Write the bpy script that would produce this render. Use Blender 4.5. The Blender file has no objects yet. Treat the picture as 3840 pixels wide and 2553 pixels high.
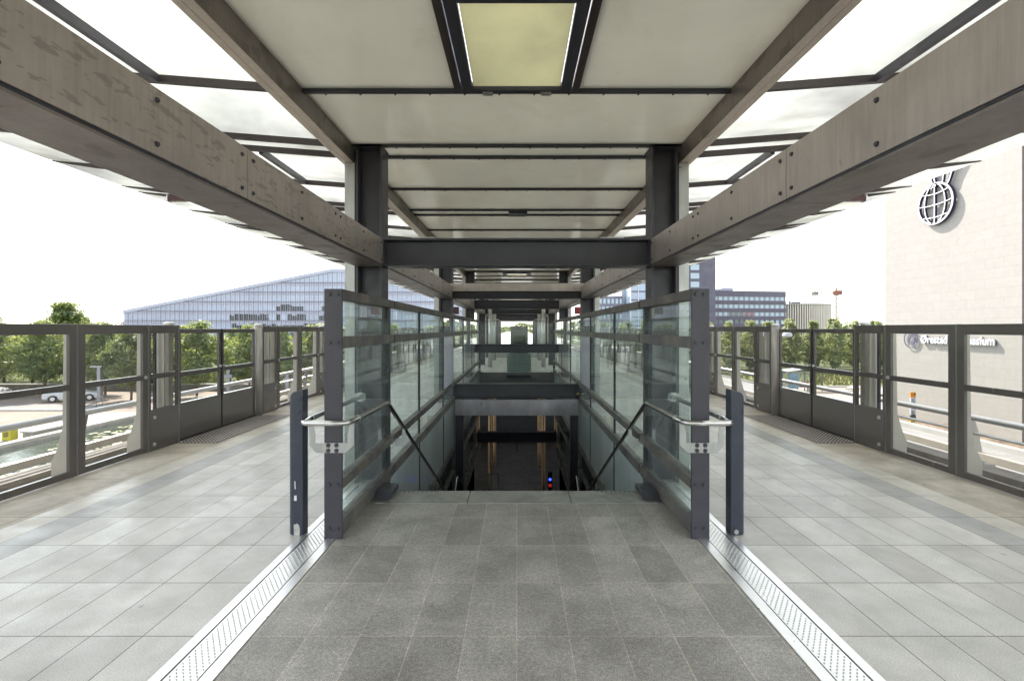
import bpy, bmesh, math, random
from mathutils import Vector, Matrix
R = math.radians
sc = bpy.context.scene
C = sc.collection

# ------------------------------------------------------------------ camera, world, sun, exposure
H = 1.6
cam_d = bpy.data.cameras.new("camera")
cam = bpy.data.objects.new("camera", cam_d); C.objects.link(cam)
cam.location = (0, 0, H); cam.rotation_euler = (R(90), 0, 0)
cam_d.sensor_width = 36; cam_d.lens = 17.16
cam_d.shift_x = -0.0047; cam_d.shift_y = -0.0113
cam_d.clip_start = 0.05; cam_d.clip_end = 6000
sc.camera = cam

SUN_DIR = Vector((0.36, -0.85, -1.0)).normalized()          # the way the light travels
elev = math.asin(-SUN_DIR.z); az = math.atan2(-SUN_DIR.x, -SUN_DIR.y)
w = bpy.data.worlds.new("World"); sc.world = w; w.use_nodes = True
wn = w.node_tree.nodes; wl = w.node_tree.links
bg = wn["Background"]
sky = wn.new("ShaderNodeTexSky"); sky.sky_type = 'NISHITA'; sky.sun_disc = False
sky.sun_elevation = elev; sky.sun_rotation = az
sky.air_density = 1.0; sky.dust_density = 1.0; sky.ozone_density = 1.0
hs = wn.new("ShaderNodeHueSaturation"); hs.inputs["Saturation"].default_value = .42; hs.inputs["Value"].default_value = 1.0   # a hazy, nearly white summer sky
wl.new(sky.outputs[0], hs.inputs["Color"]); wl.new(hs.outputs[0], bg.inputs[0]); bg.inputs[1].default_value = 0.15
sl = bpy.data.lights.new("sun", 'SUN'); sl.energy = 3.6; sl.angle = R(0.5); sl.color = (1, .94, .86)
so = bpy.data.objects.new("sun", sl); C.objects.link(so)
so.rotation_euler = SUN_DIR.to_track_quat('-Z', 'Y').to_euler(); so.location = (-20, 40, 60)
sc.view_settings.view_transform = 'Standard'; sc.view_settings.look = 'None'
sc.view_settings.gamma = 1; sc.view_settings.exposure = 1.88
sc.render.engine = 'CYCLES'
cy = sc.cycles
cy.use_denoising = True
cy.max_bounces = 10; cy.diffuse_bounces = 5; cy.glossy_bounces = 4; cy.transmission_bounces = 6
cy.transparent_max_bounces = 32; cy.caustics_reflective = False; cy.caustics_refractive = False
cy.sample_clamp_indirect = 8

# ------------------------------------------------------------------ helpers: meshes and objects
ORG = {}
class MB:
    def __init__(s): s.v = []; s.f = []; s.sm = []
    def add(s, vs, fs, sm=False):
        b = len(s.v); s.v += [tuple(p) for p in vs]
        for f in fs: s.f.append([b+i for i in f]); s.sm.append(sm)
        return s
    def box(s, x0, x1, y0, y1, z0, z1):
        x0, x1 = sorted((x0, x1)); y0, y1 = sorted((y0, y1)); z0, z1 = sorted((z0, z1))
        return s.add([(x0,y0,z0),(x1,y0,z0),(x1,y1,z0),(x0,y1,z0),(x0,y0,z1),(x1,y0,z1),(x1,y1,z1),(x0,y1,z1)],
            [(0,3,2,1),(4,5,6,7),(0,1,5,4),(1,2,6,5),(2,3,7,6),(3,0,4,7)])
    def prism(s, poly, axis, a0, a1, sm=False):
        n = len(poly)
        def P(p, a): return {'x': (a,p[0],p[1]), 'y': (p[0],a,p[1]), 'z': (p[0],p[1],a)}[axis]
        vs = [P(p, a0) for p in poly] + [P(p, a1) for p in poly]
        s.add(vs, [list(range(n))[::-1], list(range(n, 2*n))])
        b = len(s.v) - 2*n
        for i in range(n):
            j = (i+1) % n
            s.f.append([b+i, b+j, b+n+j, b+n+i]); s.sm.append(sm)
        return s
    def tube(s, pts, r, n=10, caps=True):
        pts = [Vector(p) for p in pts]; m = len(pts); rings = []
        up = None
        for i, p in enumerate(pts):
            d0 = (pts[i]-pts[i-1]).normalized() if i else None
            d1 = (pts[i+1]-pts[i]).normalized() if i < m-1 else None
            t = (d0 or d1) if (d0 is None or d1 is None) else (d0+d1).normalized()
            if up is None:
                up = Vector((0,0,1)) if abs(t.z) < .9 else Vector((0,1,0))
            a = t.cross(up).normalized(); up = a.cross(t).normalized()
            k = 1.0
            if d0 is not None and d1 is not None:
                k = 1/max(.5, math.cos(d0.angle(d1)/2)); side = (d1-d0)
                side = side.normalized() if side.length > 1e-6 else None
            else: side = None
            rr = r[i] if isinstance(r, (list, tuple)) else r
            ring = []
            for j in range(n):
                an = 2*math.pi*j/n; o = (a*math.cos(an)+up*math.sin(an))*rr
                if side is not None: o += side*(o.dot(side)*(k-1))
                ring.append(p+o)
            rings.append(ring)
        vs = [q for rg in rings for q in rg]
        fs = []
        for i in range(m-1):
            for j in range(n):
                k2 = (j+1) % n
                fs.append((i*n+j, i*n+k2, (i+1)*n+k2, (i+1)*n+j))
        b = len(s.v)
        s.add(vs, fs, True)
        if caps:
            s.f.append([b+j for j in range(n)][::-1]); s.sm.append(False)
            s.f.append([b+(m-1)*n+j for j in range(n)]); s.sm.append(False)
        return s
    def cyl(s, p0, p1, r, n=10, r2=None): return s.tube([p0, p1], [r, r if r2 is None else r2], n)
    def dome(s, c, r, h, n=8):
        x, y, z = c; vs = []
        for rr, hh in ((1,0),(.8,.6)):
            vs += [(x+r*rr*math.cos(2*math.pi*i/n), y+r*rr*math.sin(2*math.pi*i/n), z+h*hh) for i in range(n)]
        vs.append((x,y,z+h))
        fs = [(i,(i+1)%n,n+(i+1)%n,n+i) for i in range(n)] + [(n+i,n+(i+1)%n,2*n) for i in range(n)]
        return s.add(vs, fs, True)
    def bar(s, p0, p1, wd, ht, up=(0,0,1)):
        p0 = Vector(p0); p1 = Vector(p1); t = (p1-p0).normalized(); u = Vector(up)
        if abs(t.dot(u)) > .95: u = Vector((0,1,0))
        a = t.cross(u).normalized()*wd/2; b = a.cross(t).normalized()*ht/2
        vs = [p+q for p in (p0,p1) for q in (-a-b, a-b, a+b, -a+b)]
        return s.add(vs, [(0,3,2,1),(4,5,6,7),(0,1,5,4),(1,2,6,5),(2,3,7,6),(3,0,4,7)])
    def quad(s, a, b, c, d): return s.add([a,b,c,d], [(0,1,2,3)])
    def build(s, name, m, parent=None, bevel=0, recalc=True, loc=None):
        me = bpy.data.meshes.new(name)
        o = bpy.data.objects.new(name, me); C.objects.link(o)
        if parent is not None:
            o.parent = parent; org = ORG[parent.name]
        else:
            org = loc or (0,0,0); o.location = org
        ORG[o.name] = org
        me.from_pydata([(p[0]-org[0], p[1]-org[1], p[2]-org[2]) for p in s.v], [], s.f)
        me.polygons.foreach_set("use_smooth", s.sm)
        if recalc:
            bm = bmesh.new(); bm.from_mesh(me); bmesh.ops.recalc_face_normals(bm, faces=bm.faces[:]); bm.to_mesh(me); bm.free()
        me.update(); me.materials.append(m)
        if bevel:
            b = o.modifiers.new("bevel", 'BEVEL'); b.width = bevel; b.segments = 2; b.limit_method = 'ANGLE'; b.angle_limit = R(50); b.harden_normals = False
        return o
def tag(o, label, cat, group=None):
    o["label"] = label; o["category"] = cat
    o["kind"] = "thing"
    if group: o["group"] = group
    return o
def thing(name, label, cat, loc=(0,0,0), group=None, local=False, rotz=0):
    o = bpy.data.objects.new(name, None); C.objects.link(o); o.location = loc; o.rotation_euler = (0,0,rotz)
    o.empty_display_size = .2
    ORG[o.name] = (0,0,0) if local else tuple(loc)
    return tag(o, label, cat, group)
def struct(name, mb, m, kind='structure', bevel=0, recalc=False):
    o = mb.build(name, m, None, bevel, recalc); o["kind"] = kind; return o
def dup(root, loc, rotz=None, scale=None, label=None, group=None):
    def cp(o, par):
        c = o.copy(); C.objects.link(c)
        if par is not None: c.parent = par
        for ch in list(o.children): cp(ch, c)
        return c
    r = cp(root, None); r.location = loc
    if rotz is not None: r.rotation_euler = (0,0,rotz)
    if scale is not None: r.scale = scale
    if label: r["label"] = label
    if group: r["group"] = group
    return r
def fresnel(n, l, ior):
    """reflection of the outer face of a pane only, so that the far face of a thin box does not mirror at grazing angles"""
    f = n.new("ShaderNodeFresnel"); f.inputs[0].default_value = ior
    g = n.new("ShaderNodeNewGeometry"); iv = n.new("ShaderNodeMath"); iv.operation = 'SUBTRACT'; iv.inputs[0].default_value = 1; l.new(g.outputs["Backfacing"], iv.inputs[1])
    m = n.new("ShaderNodeMath"); m.operation = 'MULTIPLY'; l.new(f.outputs[0], m.inputs[0]); l.new(iv.outputs[0], m.inputs[1])
    return m
ORD = ['first','second','third','fourth','fifth','sixth','seventh','eighth','ninth','tenth','eleventh','twelfth','thirteenth','fourteenth','fifteenth','sixteenth']

# ------------------------------------------------------------------ helpers: materials
def nt(name):
    m = bpy.data.materials.new(name); m.use_nodes = True
    n = m.node_tree.nodes; n.clear(); out = n.new("ShaderNodeOutputMaterial")
    return m, n, m.node_tree.links, out
def rgba(c): return (c[0], c[1], c[2], 1)
def coords(n, l, sx=1, sy=1, sz=1, swz=None):
    tc = n.new("ShaderNodeTexCoord"); src = tc.outputs["Object"]
    if swz:
        sp = n.new("ShaderNodeSeparateXYZ"); l.new(src, sp.inputs[0]); cb = n.new("ShaderNodeCombineXYZ")
        for i, ax in enumerate(swz): l.new(sp.outputs["XYZ".index(ax)], cb.inputs[i])
        src = cb.outputs[0]
    mp = n.new("ShaderNodeMapping"); l.new(src, mp.inputs[0]); mp.inputs["Scale"].default_value = (sx, sy, sz)
    return mp
def noise(n, l, vec, scale, detail=5, rough=.6, dist=0):
    t = n.new("ShaderNodeTexNoise"); l.new(vec, t.inputs["Vector"]); t.inputs["Scale"].default_value = scale
    t.inputs["Detail"].default_value = detail; t.inputs["Roughness"].default_value = rough; t.inputs["Distortion"].default_value = dist
    return t.outputs[0]
def ramp(n, l, fac, stops):
    r = n.new("ShaderNodeValToRGB"); l.new(fac, r.inputs[0]); e = r.color_ramp.elements
    while len(e) > 1: e.remove(e[0])
    e[0].position = stops[0][0]; e[0].color = rgba(stops[0][1])
    for p, c in stops[1:]:
        q = e.new(p); q.color = rgba(c)
    return r.outputs[0]
def mixc(n, l, fac, a, b, mode='MIX'):
    m = n.new("ShaderNodeMix"); m.data_type = 'RGBA'; m.blend_type = mode
    for k, v in ((0, fac), (6, a), (7, b)):
        if hasattr(v, 'node'): l.new(v, m.inputs[k])
        else: m.inputs[k].default_value = v if k == 0 else rgba(v)
    return m.outputs[2]
def gray(x): return (x, x, x)
def mat(name, col, rough=.5, metal=0, var=.12, scale=3, aniso=(1,1,1), spec=.5, bump=0, bscale=60, grime=None, gscale=1.2, gpos=(.5,.7), rvar=.1, coat=0):
    """principled paint / metal / stone: base colour broken up by two noises, roughness varied, optional grime colour with its own patches"""
    m, n, l, out = nt(name)
    p = n.new("ShaderNodeBsdfPrincipled"); l.new(p.outputs[0], out.inputs[0])
    mp = coords(n, l, *aniso).outputs[0]
    nz = noise(n, l, mp, scale)
    a = tuple(max(0, c*(1-var*1.6)) for c in col); b = tuple(min(1, c*(1+var*1.6)) for c in col)
    c = ramp(n, l, nz, [(.25, a), (.75, b)])
    if grime:
        g = noise(n, l, mp, gscale, 8, .65, .6)
        gf = ramp(n, l, g, [(gpos[0], gray(0)), (gpos[1], gray(1))])
        c = mixc(n, l, gf, c, grime)
    l.new(c, p.inputs["Base Color"])
    if rvar:
        rr = ramp(n, l, noise(n, l, mp, scale*2.3), [(.3, gray(max(.02, rough-rvar))), (.7, gray(min(1, rough+rvar)))])
        l.new(rr, p.inputs["Roughness"])
    else: p.inputs["Roughness"].default_value = rough
    p.inputs["Metallic"].default_value = metal; p.inputs["Specular IOR Level"].default_value = spec
    p.inputs["Coat Weight"].default_value = coat
    if bump:
        bn = n.new("ShaderNodeBump"); bn.inputs["Strength"].default_value = bump; bn.inputs["Distance"].default_value = .003
        l.new(noise(n, l, mp, bscale, 6), bn.inputs["Height"]); l.new(bn.outputs[0], p.inputs["Normal"])
    return m
def tiles(name, c1, c2, mortar, bw, bh, off, swz="XYZ", shift=(0,0), msize=.004, rough=.5, rvar=.12, speck=.35, speckscale=260, dirt=(.1,.1,.095), dpos=(.52,.75), bump=.3, blot=.25, bias=0, fleck=0):
    m, n, l, out = nt(name)
    p = n.new("ShaderNodeBsdfPrincipled"); l.new(p.outputs[0], out.inputs[0])
    mp = coords(n, l, swz=swz); mp.inputs["Location"].default_value = (shift[0], shift[1], 0); v = mp.outputs[0]
    b = n.new("ShaderNodeTexBrick"); l.new(v, b.inputs["Vector"]); b.offset = off; b.squash = 1
    b.inputs["Color1"].default_value = rgba(c1); b.inputs["Color2"].default_value = rgba(c2); b.inputs["Mortar"].default_value = rgba(mortar)
    b.inputs["Scale"].default_value = 1; b.inputs["Mortar Size"].default_value = msize; b.inputs["Mortar Smooth"].default_value = .15
    b.inputs["Brick Width"].default_value = bw; b.inputs["Row Height"].default_value = bh; b.inputs["Bias"].default_value = bias
    c = b.outputs["Color"]
    bl = ramp(n, l, noise(n, l, v, 2.2, 6, .65, .4), [(.3, gray(1-blot)), (.7, gray(1+blot))])
    c = mixc(n, l, 1.0, c, bl, 'MULTIPLY')
    sk = ramp(n, l, noise(n, l, v, speckscale, 3, .7), [(.35, gray(1-speck)), (.65, gray(1+speck))])
    c = mixc(n, l, 1.0, c, sk, 'MULTIPLY')
    if fleck:                                                        # coarse grains of the stone, some of them yellowish
        fk = ramp(n, l, noise(n, l, v, 48, 5, .85), [(.36, gray(1-fleck)), (.5, gray(1)), (.62, (1+fleck*1.5, 1+fleck*1.4, 1+fleck*1.0))])
        c = mixc(n, l, 1.0, c, fk, 'MULTIPLY')
    gum = ramp(n, l, noise(n, l, v, 11, 2, .5), [(.725, gray(1)), (.745, gray(.72))])            # spots of old gum and oil
    c = mixc(n, l, 1.0, c, gum, 'MULTIPLY')
    d = ramp(n, l, noise(n, l, v, 1.1, 9, .7, .8), [(dpos[0], gray(0)), (dpos[1], gray(.55))])
    c = mixc(n, l, d, c, dirt)
    l.new(c, p.inputs["Base Color"])
    rr = ramp(n, l, noise(n, l, v, 5, 6), [(.3, gray(rough-rvar)), (.7, gray(rough+rvar))]); l.new(rr, p.inputs["Roughness"])
    bn = n.new("ShaderNodeBump"); bn.inputs["Strength"].default_value = bump; bn.inputs["Distance"].default_value = .002; bn.invert = True
    l.new(b.outputs["Fac"], bn.inputs["Height"]); l.new(bn.outputs[0], p.inputs["Normal"])
    return m
def glass(name, tint=(.86,.93,.91), ior=1.5, rough=0.0, dirt=0.0, dirtcol=(.7,.75,.72), dscale=3, gl=(1,1,1)):
    """a pane: clear tinted transmission, fresnel reflection, a thin film of dust"""
    m, n, l, out = nt(name)
    t = n.new("ShaderNodeBsdfTransparent"); t.inputs[0].default_value = rgba(tint)
    g = n.new("ShaderNodeBsdfGlossy"); g.inputs["Roughness"].default_value = rough; g.inputs[0].default_value = rgba(gl)
    f = fresnel(n, l, ior)
    mx = n.new("ShaderNodeMixShader"); l.new(f.outputs[0], mx.inputs[0]); l.new(t.outputs[0], mx.inputs[1]); l.new(g.outputs[0], mx.inputs[2])
    last = mx.outputs[0]
    if dirt:
        d = n.new("ShaderNodeBsdfDiffuse"); d.inputs[0].default_value = rgba(dirtcol)
        tr = n.new("ShaderNodeBsdfTranslucent"); tr.inputs[0].default_value = rgba(dirtcol)
        m0 = n.new("ShaderNodeMixShader"); m0.inputs[0].default_value = .5; l.new(d.outputs[0], m0.inputs[1]); l.new(tr.outputs[0], m0.inputs[2])
        m2 = n.new("ShaderNodeMixShader")
        df = ramp(n, l, noise(n, l, coords(n, l).outputs[0], dscale, 8, .7), [(.35, gray(dirt*.35)), (.75, gray(dirt*1.6))])
        l.new(df, m2.inputs[0]); l.new(last, m2.inputs[1]); l.new(m0.outputs[0], m2.inputs[2]); last = m2.outputs[0]
    l.new(last, out.inputs[0]); return m
def frosted(name, col, trans, dif=.2, clear=0.0, tcol=None, gloss=.04, scale=2.0, var=.12):
    """translucent sheet: part diffuse, part translucent, a little see-through"""
    m, n, l, out = nt(name)
    v = coords(n, l).outputs[0]
    c = ramp(n, l, noise(n, l, v, scale, 6, .6, .3), [(.3, tuple(x*(1-var) for x in col)), (.7, tuple(min(1, x*(1+var)) for x in col))])
    spk = ramp(n, l, noise(n, l, v, 45, 4, .8), [(.655, gray(1)), (.70, gray(.62))])
    c = mixc(n, l, 1.0, c, spk, 'MULTIPLY')
    gm = ramp(n, l, noise(n, l, v, .9, 9, .72, 1.2), [(.5, gray(1)), (.78, (.90,.87,.83))])       # brownish water marks
    c = mixc(n, l, 1.0, c, gm, 'MULTIPLY')
    d = n.new("ShaderNodeBsdfDiffuse"); l.new(c, d.inputs[0])
    t = n.new("ShaderNodeBsdfTranslucent")
    if tcol: t.inputs[0].default_value = rgba(tcol)
    else: l.new(c, t.inputs[0])
    mx = n.new("ShaderNodeMixShader"); mx.inputs[0].default_value = trans/(trans+dif); l.new(d.outputs[0], mx.inputs[1]); l.new(t.outputs[0], mx.inputs[2])
    last = mx.outputs[0]
    if clear:
        tp = n.new("ShaderNodeBsdfTransparent"); m2 = n.new("ShaderNodeMixShader"); m2.inputs[0].default_value = clear
        l.new(last, m2.inputs[1]); l.new(tp.outputs[0], m2.inputs[2]); last = m2.outputs[0]
    if gloss:
        g = n.new("ShaderNodeBsdfGlossy"); g.inputs["Roughness"].default_value = .12
        f = fresnel(n, l, 1.4)
        m3 = n.new("ShaderNodeMixShader"); l.new(f.outputs[0], m3.inputs[0]); l.new(last, m3.inputs[1]); l.new(g.outputs[0], m3.inputs[2]); last = m3.outputs[0]
    l.new(last, out.inputs[0]); return m
def emit(name, col, s):
    m, n, l, out = nt(name); e = n.new("ShaderNodeEmission"); e.inputs[0].default_value = rgba(col); e.inputs[1].default_value = s
    l.new(e.outputs[0], out.inputs[0]); return m
def clad(name, col, spot, smin=.62, stretch=(1,1,1), rough=.42):
    """weathered stainless cladding: streaks, blotches and stain spots stretched along the sheet"""
    m, n, l, out = nt(name)
    p = n.new("ShaderNodeBsdfPrincipled"); l.new(p.outputs[0], out.inputs[0])
    v = coords(n, l).outputs[0]; vs = coords(n, l, *stretch).outputs[0]
    c = ramp(n, l, noise(n, l, v, 1.6, 7, .65, .5), [(.25, tuple(x*.8 for x in col)), (.75, tuple(x*1.18 for x in col))])
    st = ramp(n, l, noise(n, l, coords(n, l, 14, 14, 1.2).outputs[0], 3, 4), [(.3, gray(.9)), (.7, gray(1.1))])
    c = mixc(n, l, 1.0, c, st, 'MULTIPLY')
    sp = ramp(n, l, noise(n, l, vs, 5, 2, .5), [(smin, gray(0)), (smin+.04, gray(.7))])
    c = mixc(n, l, sp, c, spot)
    l.new(c, p.inputs["Base Color"]); p.inputs["Metallic"].default_value = .55
    l.new(ramp(n, l, noise(n, l, v, 4, 6), [(.3, gray(rough-.1)), (.7, gray(rough+.12))]), p.inputs["Roughness"])
    return m

STEEL = mat('dark_steel_paint', (.050,.046,.058), .40, 0, .14, 2.5, grime=(.085,.078,.07), gscale=2.2, gpos=(.56,.85), bump=.06)
STEEL2 = mat('deep_steel_paint', (.047,.046,.057), .4, 0, .12, 2.5, grime=(.06,.055,.05), gscale=1.8, gpos=(.58,.85))
CLAD = clad('stainless_cladding', (.46,.40,.36), (.30,.262,.238), .575, (3.5,2.2,8.0))
CLADR = clad('clean_cladding', (.46,.405,.365), (.26,.225,.20), .72, (1.5,2.5,1.5))
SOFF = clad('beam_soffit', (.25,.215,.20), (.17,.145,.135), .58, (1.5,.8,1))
PALEST = clad('pale_warm_cladding', (.66,.57,.49), (.50,.43,.37), .66, (1.5,.6,1.5))
PLATE = clad('brushed_plate', (.42,.42,.40), (.28,.27,.25), .68, (1,1,.3), .35)
INOX = mat('polished_stainless', (.62,.61,.60), .2, 1, .08, 6, aniso=(1,1,1), rvar=.07)
INOXM = mat('matt_stainless', (.58,.58,.58), .36, .85, .12, 4, rvar=.1, grime=(.38,.37,.35), gpos=(.6,.85))
INOXD = mat('drain_steel', (.86,.86,.86), .34, .9, .06, 4, rvar=.08)
WARMLIT = mat('warm_lit_tube', (.62,.40,.22), .35, .35, .10, 3)  # stainless posts below the floor; warm lamplight put into the colour
RUBBER = mat('black_gasket', (.015,.015,.017), .6)
FGLASS = glass('balustrade_glass', (.85,.91,.89), 1.52, 0, .085, (.72,.78,.76))
PGLASS = glass('screen_glass', (.94,.95,.935), 1.42, 0, .018, (.75,.72,.68), 2)
DGLASS = glass('dusty_glass', (.90,.94,.92), 1.45, 0, .05)
FROST = frosted('frosted_green_glass', (.74,.80,.78), .45, .55, 0, gloss=.04, var=.10, scale=1.2)
FROSTW = frosted('frosted_white_glass', (.74,.76,.80), .5, .5, 0.05, gloss=.04, var=.04)
ROOFG = frosted('canopy_glass', (.525,.535,.51), .93, .05, .03, gloss=.03, var=.38, scale=.55)
CEIL = frosted('ceiling_sheet', (.79,.78,.71), .22, .78, 0, gloss=.03, var=.07, scale=.7)
HATCH = frosted('hatch_sheet', (.74,.73,.56), .34, .66, 0, gloss=.03, var=.10, scale=1.6)
PSDF = mat('screen_frame', (.12,.106,.10), .22, .15, .06, 2, rvar=.06)
PSDS = mat('cover_strip', (.20,.19,.185), .35, .3, .08, 3)
PSDL = mat('screen_back_post', (.42,.385,.34), .4, .2, .08, 3)
KICK = mat('kick_panel', (.115,.102,.097), .09, .1, .05, 1.5, rvar=.03, spec=.7)
POSTC = mat('door_post', (.38,.35,.325), .36, .3, .04, 3, rvar=.05)
WHITEP = mat('white_paint', (.78,.78,.77), .4, 0, .05, 3)
REDS = mat('dark_red_paint', (.075,.02,.022), .4)
CONC = mat('concrete', (.36,.33,.29), .75, 0, .12, 4, bump=.3, bscale=40, grime=(.22,.19,.16), gscale=1.4, gpos=(.5,.8))
CONCL = mat('pale_concrete', (.40,.385,.36), .75, 0, .10, 3, bump=.2, grime=(.30,.27,.23), gscale=.8)

# ------------------------------------------------------------------ platform: floors, slab, track decks
TW, TL = .273, .535
T_MID = tiles('dark_granite_tiles', (.29,.276,.258), (.395,.378,.352), (.52,.47,.40), TW, TL, 0, shift=(0,-4.15), speck=.5, speckscale=170, dirt=(.16,.145,.135), dpos=(.48,.74), blot=.30, rough=.5, msize=.003, fleck=.24)
def side_tiles(name, a, b, s, dirt=(.40,.385,.355), blot=.17): return tiles(name, a, b, (.095,.088,.08), TW, TL, 0, shift=(s*-1.677,-4.15), speck=.22, speckscale=150, dirt=dirt, dpos=(.5,.85), blot=blot, rough=.46, msize=.003)
T_SIDE = {s: side_tiles('light_granite_tiles', (.475,.455,.42), (.60,.58,.54), s) for s in (-1,1)}
T_BAND = {s: side_tiles('dark_tile_band', (.33,.322,.308), (.39,.38,.365), s) for s in (-1,1)}
T_PALE = {s: side_tiles('pale_tile_band', (.51,.475,.41), (.55,.51,.44), s) for s in (-1,1)}
EDGE = tiles('edge_slab_concrete', (.45,.405,.335), (.49,.44,.365), (.16,.13,.10), 3, TL*2, 0, shift=(1.2,-4.15), speck=.2, speckscale=160, dirt=(.21,.165,.125), dpos=(.48,.72), blot=.26, rough=.7, msize=.004)
CONCD = mat('track_concrete', (.20,.18,.155), .8, 0, .14, 3, grime=(.13,.11,.095), gscale=1.1, gpos=(.45,.75))
YB, YF = -7.0, 44.0
Y0W, Y1W = 4.82, 18.0                                   # the stairwell
def sheet(name, x0, x1, y0, y1, z, m): return struct(name, MB().quad((x0,y0,z),(x1,y0,z),(x1,y1,z),(x0,y1,z)), m)
sheet('platform_floor', -1.381, 1.381, YB, 4.47, 0, T_MID)
sheet('platform_floor', -1.425, 1.425, Y1W, YF, 0, side_tiles('far_skylit_tiles', (.44,.43,.40), (.52,.51,.48), 1))  # paler tile colour stands in for the brighter daylight at the far end
for s in (-1, 1):
    def xs(a, b): return (s*a, s*b) if s > 0 else (s*b, s*a)
    a, b = xs(1.677, 3.59); sheet('platform_floor', a, b, YB, YF, 0, T_SIDE[s])
    a, b = xs(3.59, 3.86); sheet('platform_floor', a, b, YB, YF, 0, T_BAND[s])
    a, b = xs(3.86, 4.12); sheet('platform_floor', a, b, YB, YF, 0, T_PALE[s])
    a, b = xs(4.12, 5.0); sheet('platform_floor', a, b, YB, YF, 0, EDGE)
    a, b = xs(1.425, 1.677); sheet('platform_floor', a, b, 5.0, YF, 0, T_SIDE[s])
    struct('platform_slab', MB().box(s*1.425, s*5.0, YB, YF, -.5, -.012), CONC)
    d = MB().box(s*5.0, s*8.36, YB-10, 90, -1.15, -.8)
    d.box(s*7.62, s*7.98, YB-10, 90, -.8, -.70).box(s*6.9, s*7.05, YB-10, 90, -.8, -.66).box(s*5.6, s*5.75, YB-10, 90, -.8, -.66)
    struct('track_deck', d, CONCD, bevel=.01)
struct('platform_slab', MB().box(-1.425, 1.425, YB, Y0W-.02, -.5, -.012), CONC)
struct('platform_slab', MB().box(-1.425, 1.425, Y1W, YF, -.5, -.012), mat('slab_fascia', (.20,.195,.185), .5, 0, .15, 2))
# the hall under the platform
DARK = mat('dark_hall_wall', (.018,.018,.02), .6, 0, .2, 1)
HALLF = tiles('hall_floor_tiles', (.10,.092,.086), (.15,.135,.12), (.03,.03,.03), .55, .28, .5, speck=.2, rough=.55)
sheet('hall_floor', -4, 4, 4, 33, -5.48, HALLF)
for s in (-1, 1): struct('hall_wall', MB().box(s*1.62, s*1.8, 4, 19, -5.48, -.5).box(s*1.8, s*3.0, 18.9, 19, -5.48, -.5).box(s*3.0, s*3.2, 19, 31, -5.48, -4.5), DARK)  # far side walls cut low, an unseen opening added to let daylight in
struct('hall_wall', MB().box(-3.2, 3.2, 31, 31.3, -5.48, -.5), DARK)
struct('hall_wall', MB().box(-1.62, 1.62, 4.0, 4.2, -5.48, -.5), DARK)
hc = MB()
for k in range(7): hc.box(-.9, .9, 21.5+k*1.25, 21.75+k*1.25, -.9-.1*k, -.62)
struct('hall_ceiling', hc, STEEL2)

# stairs and their stone nosing
st = thing('staircase', 'dark stone staircase going down between the two glass balustrades', 'stairs', (0,Y0W,0))
nz = MB()
for x0, x1 in ((-1.30,-.46),(-.452,.50),(.508,1.30)): nz.box(x0, x1, 4.474, Y0W, -.05, .004)
NOSE = mat('nosing_stone', (.30,.295,.275), .55, 0, .15, 5, bump=.25, bscale=120, grime=(.14,.135,.13), gscale=3, gpos=(.5,.8))
nz.build('nosing', NOSE, st, bevel=.003)
dm = MB()
for k in range(11):
    for s in (-1, 1): dm.dome((s*(1.24-.045*k), Y0W-.025, .004), .013, .0016, 8)
dm.build('nosing_studs', RUBBER, st)
fl = MB()
for k in range(33):
    z = -.165*(k+1); y = Y0W + .296*k
    fl.box(-1.3, 1.3, y, y+.32, z-.05, z); fl.box(-1.3, 1.3, y, y+.03, z, z+.115)
fl.build('steps', mat('step_stone', (.10,.10,.10), .6), st)
for s in (-1, 1):
    MB().prism([(4.52,.02),(4.84,.02),(4.84,.075),(4.60,.075)], 'x', s*1.17, s*1.325).build('cover_box', STEEL2, st, bevel=.006)

# drain channels
for s in (-1, 1):
    d = thing('drain_channel', f'brushed steel floor drain channel with raised dimples, running to the {"left" if s<0 else "right"} glass balustrade', 'drain', (s*1.53,2,0), 'drain channels')
    e = MB().box(s*1.677, s*1.622, YB, 5.0, -.03, .004).box(s*1.449, s*1.383, YB, 5.0, -.03, .004)
    e.build('edge_strip', INOXD, d)
    ho = MB(); g = MB().box(s*1.613, s*1.458, YB, 5.0, -.03, .002)
    k = 0; y = 1.75
    while y < 5.0:
        for j in range(5 if k % 2 == 0 else 4):
            x = 1.598-.0315*j-(0 if k % 2 == 0 else .0157)
            g.dome((s*x, y, .002), .0068, .0035, 8); ho.cyl((s*x, y, .0053), (s*x, y, .0058), .0024, 6)
        y += .0225; k += 1
    gr_ = g.build('grate', INOXD, d); ho.build('drain_holes', RUBBER, gr_)
    MB().box(s*1.622, s*1.613, YB, 5.0, -.03, -.006).box(s*1.458, s*1.449, YB, 5.0, -.03, -.006).build('slot', RUBBER, d)

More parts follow.
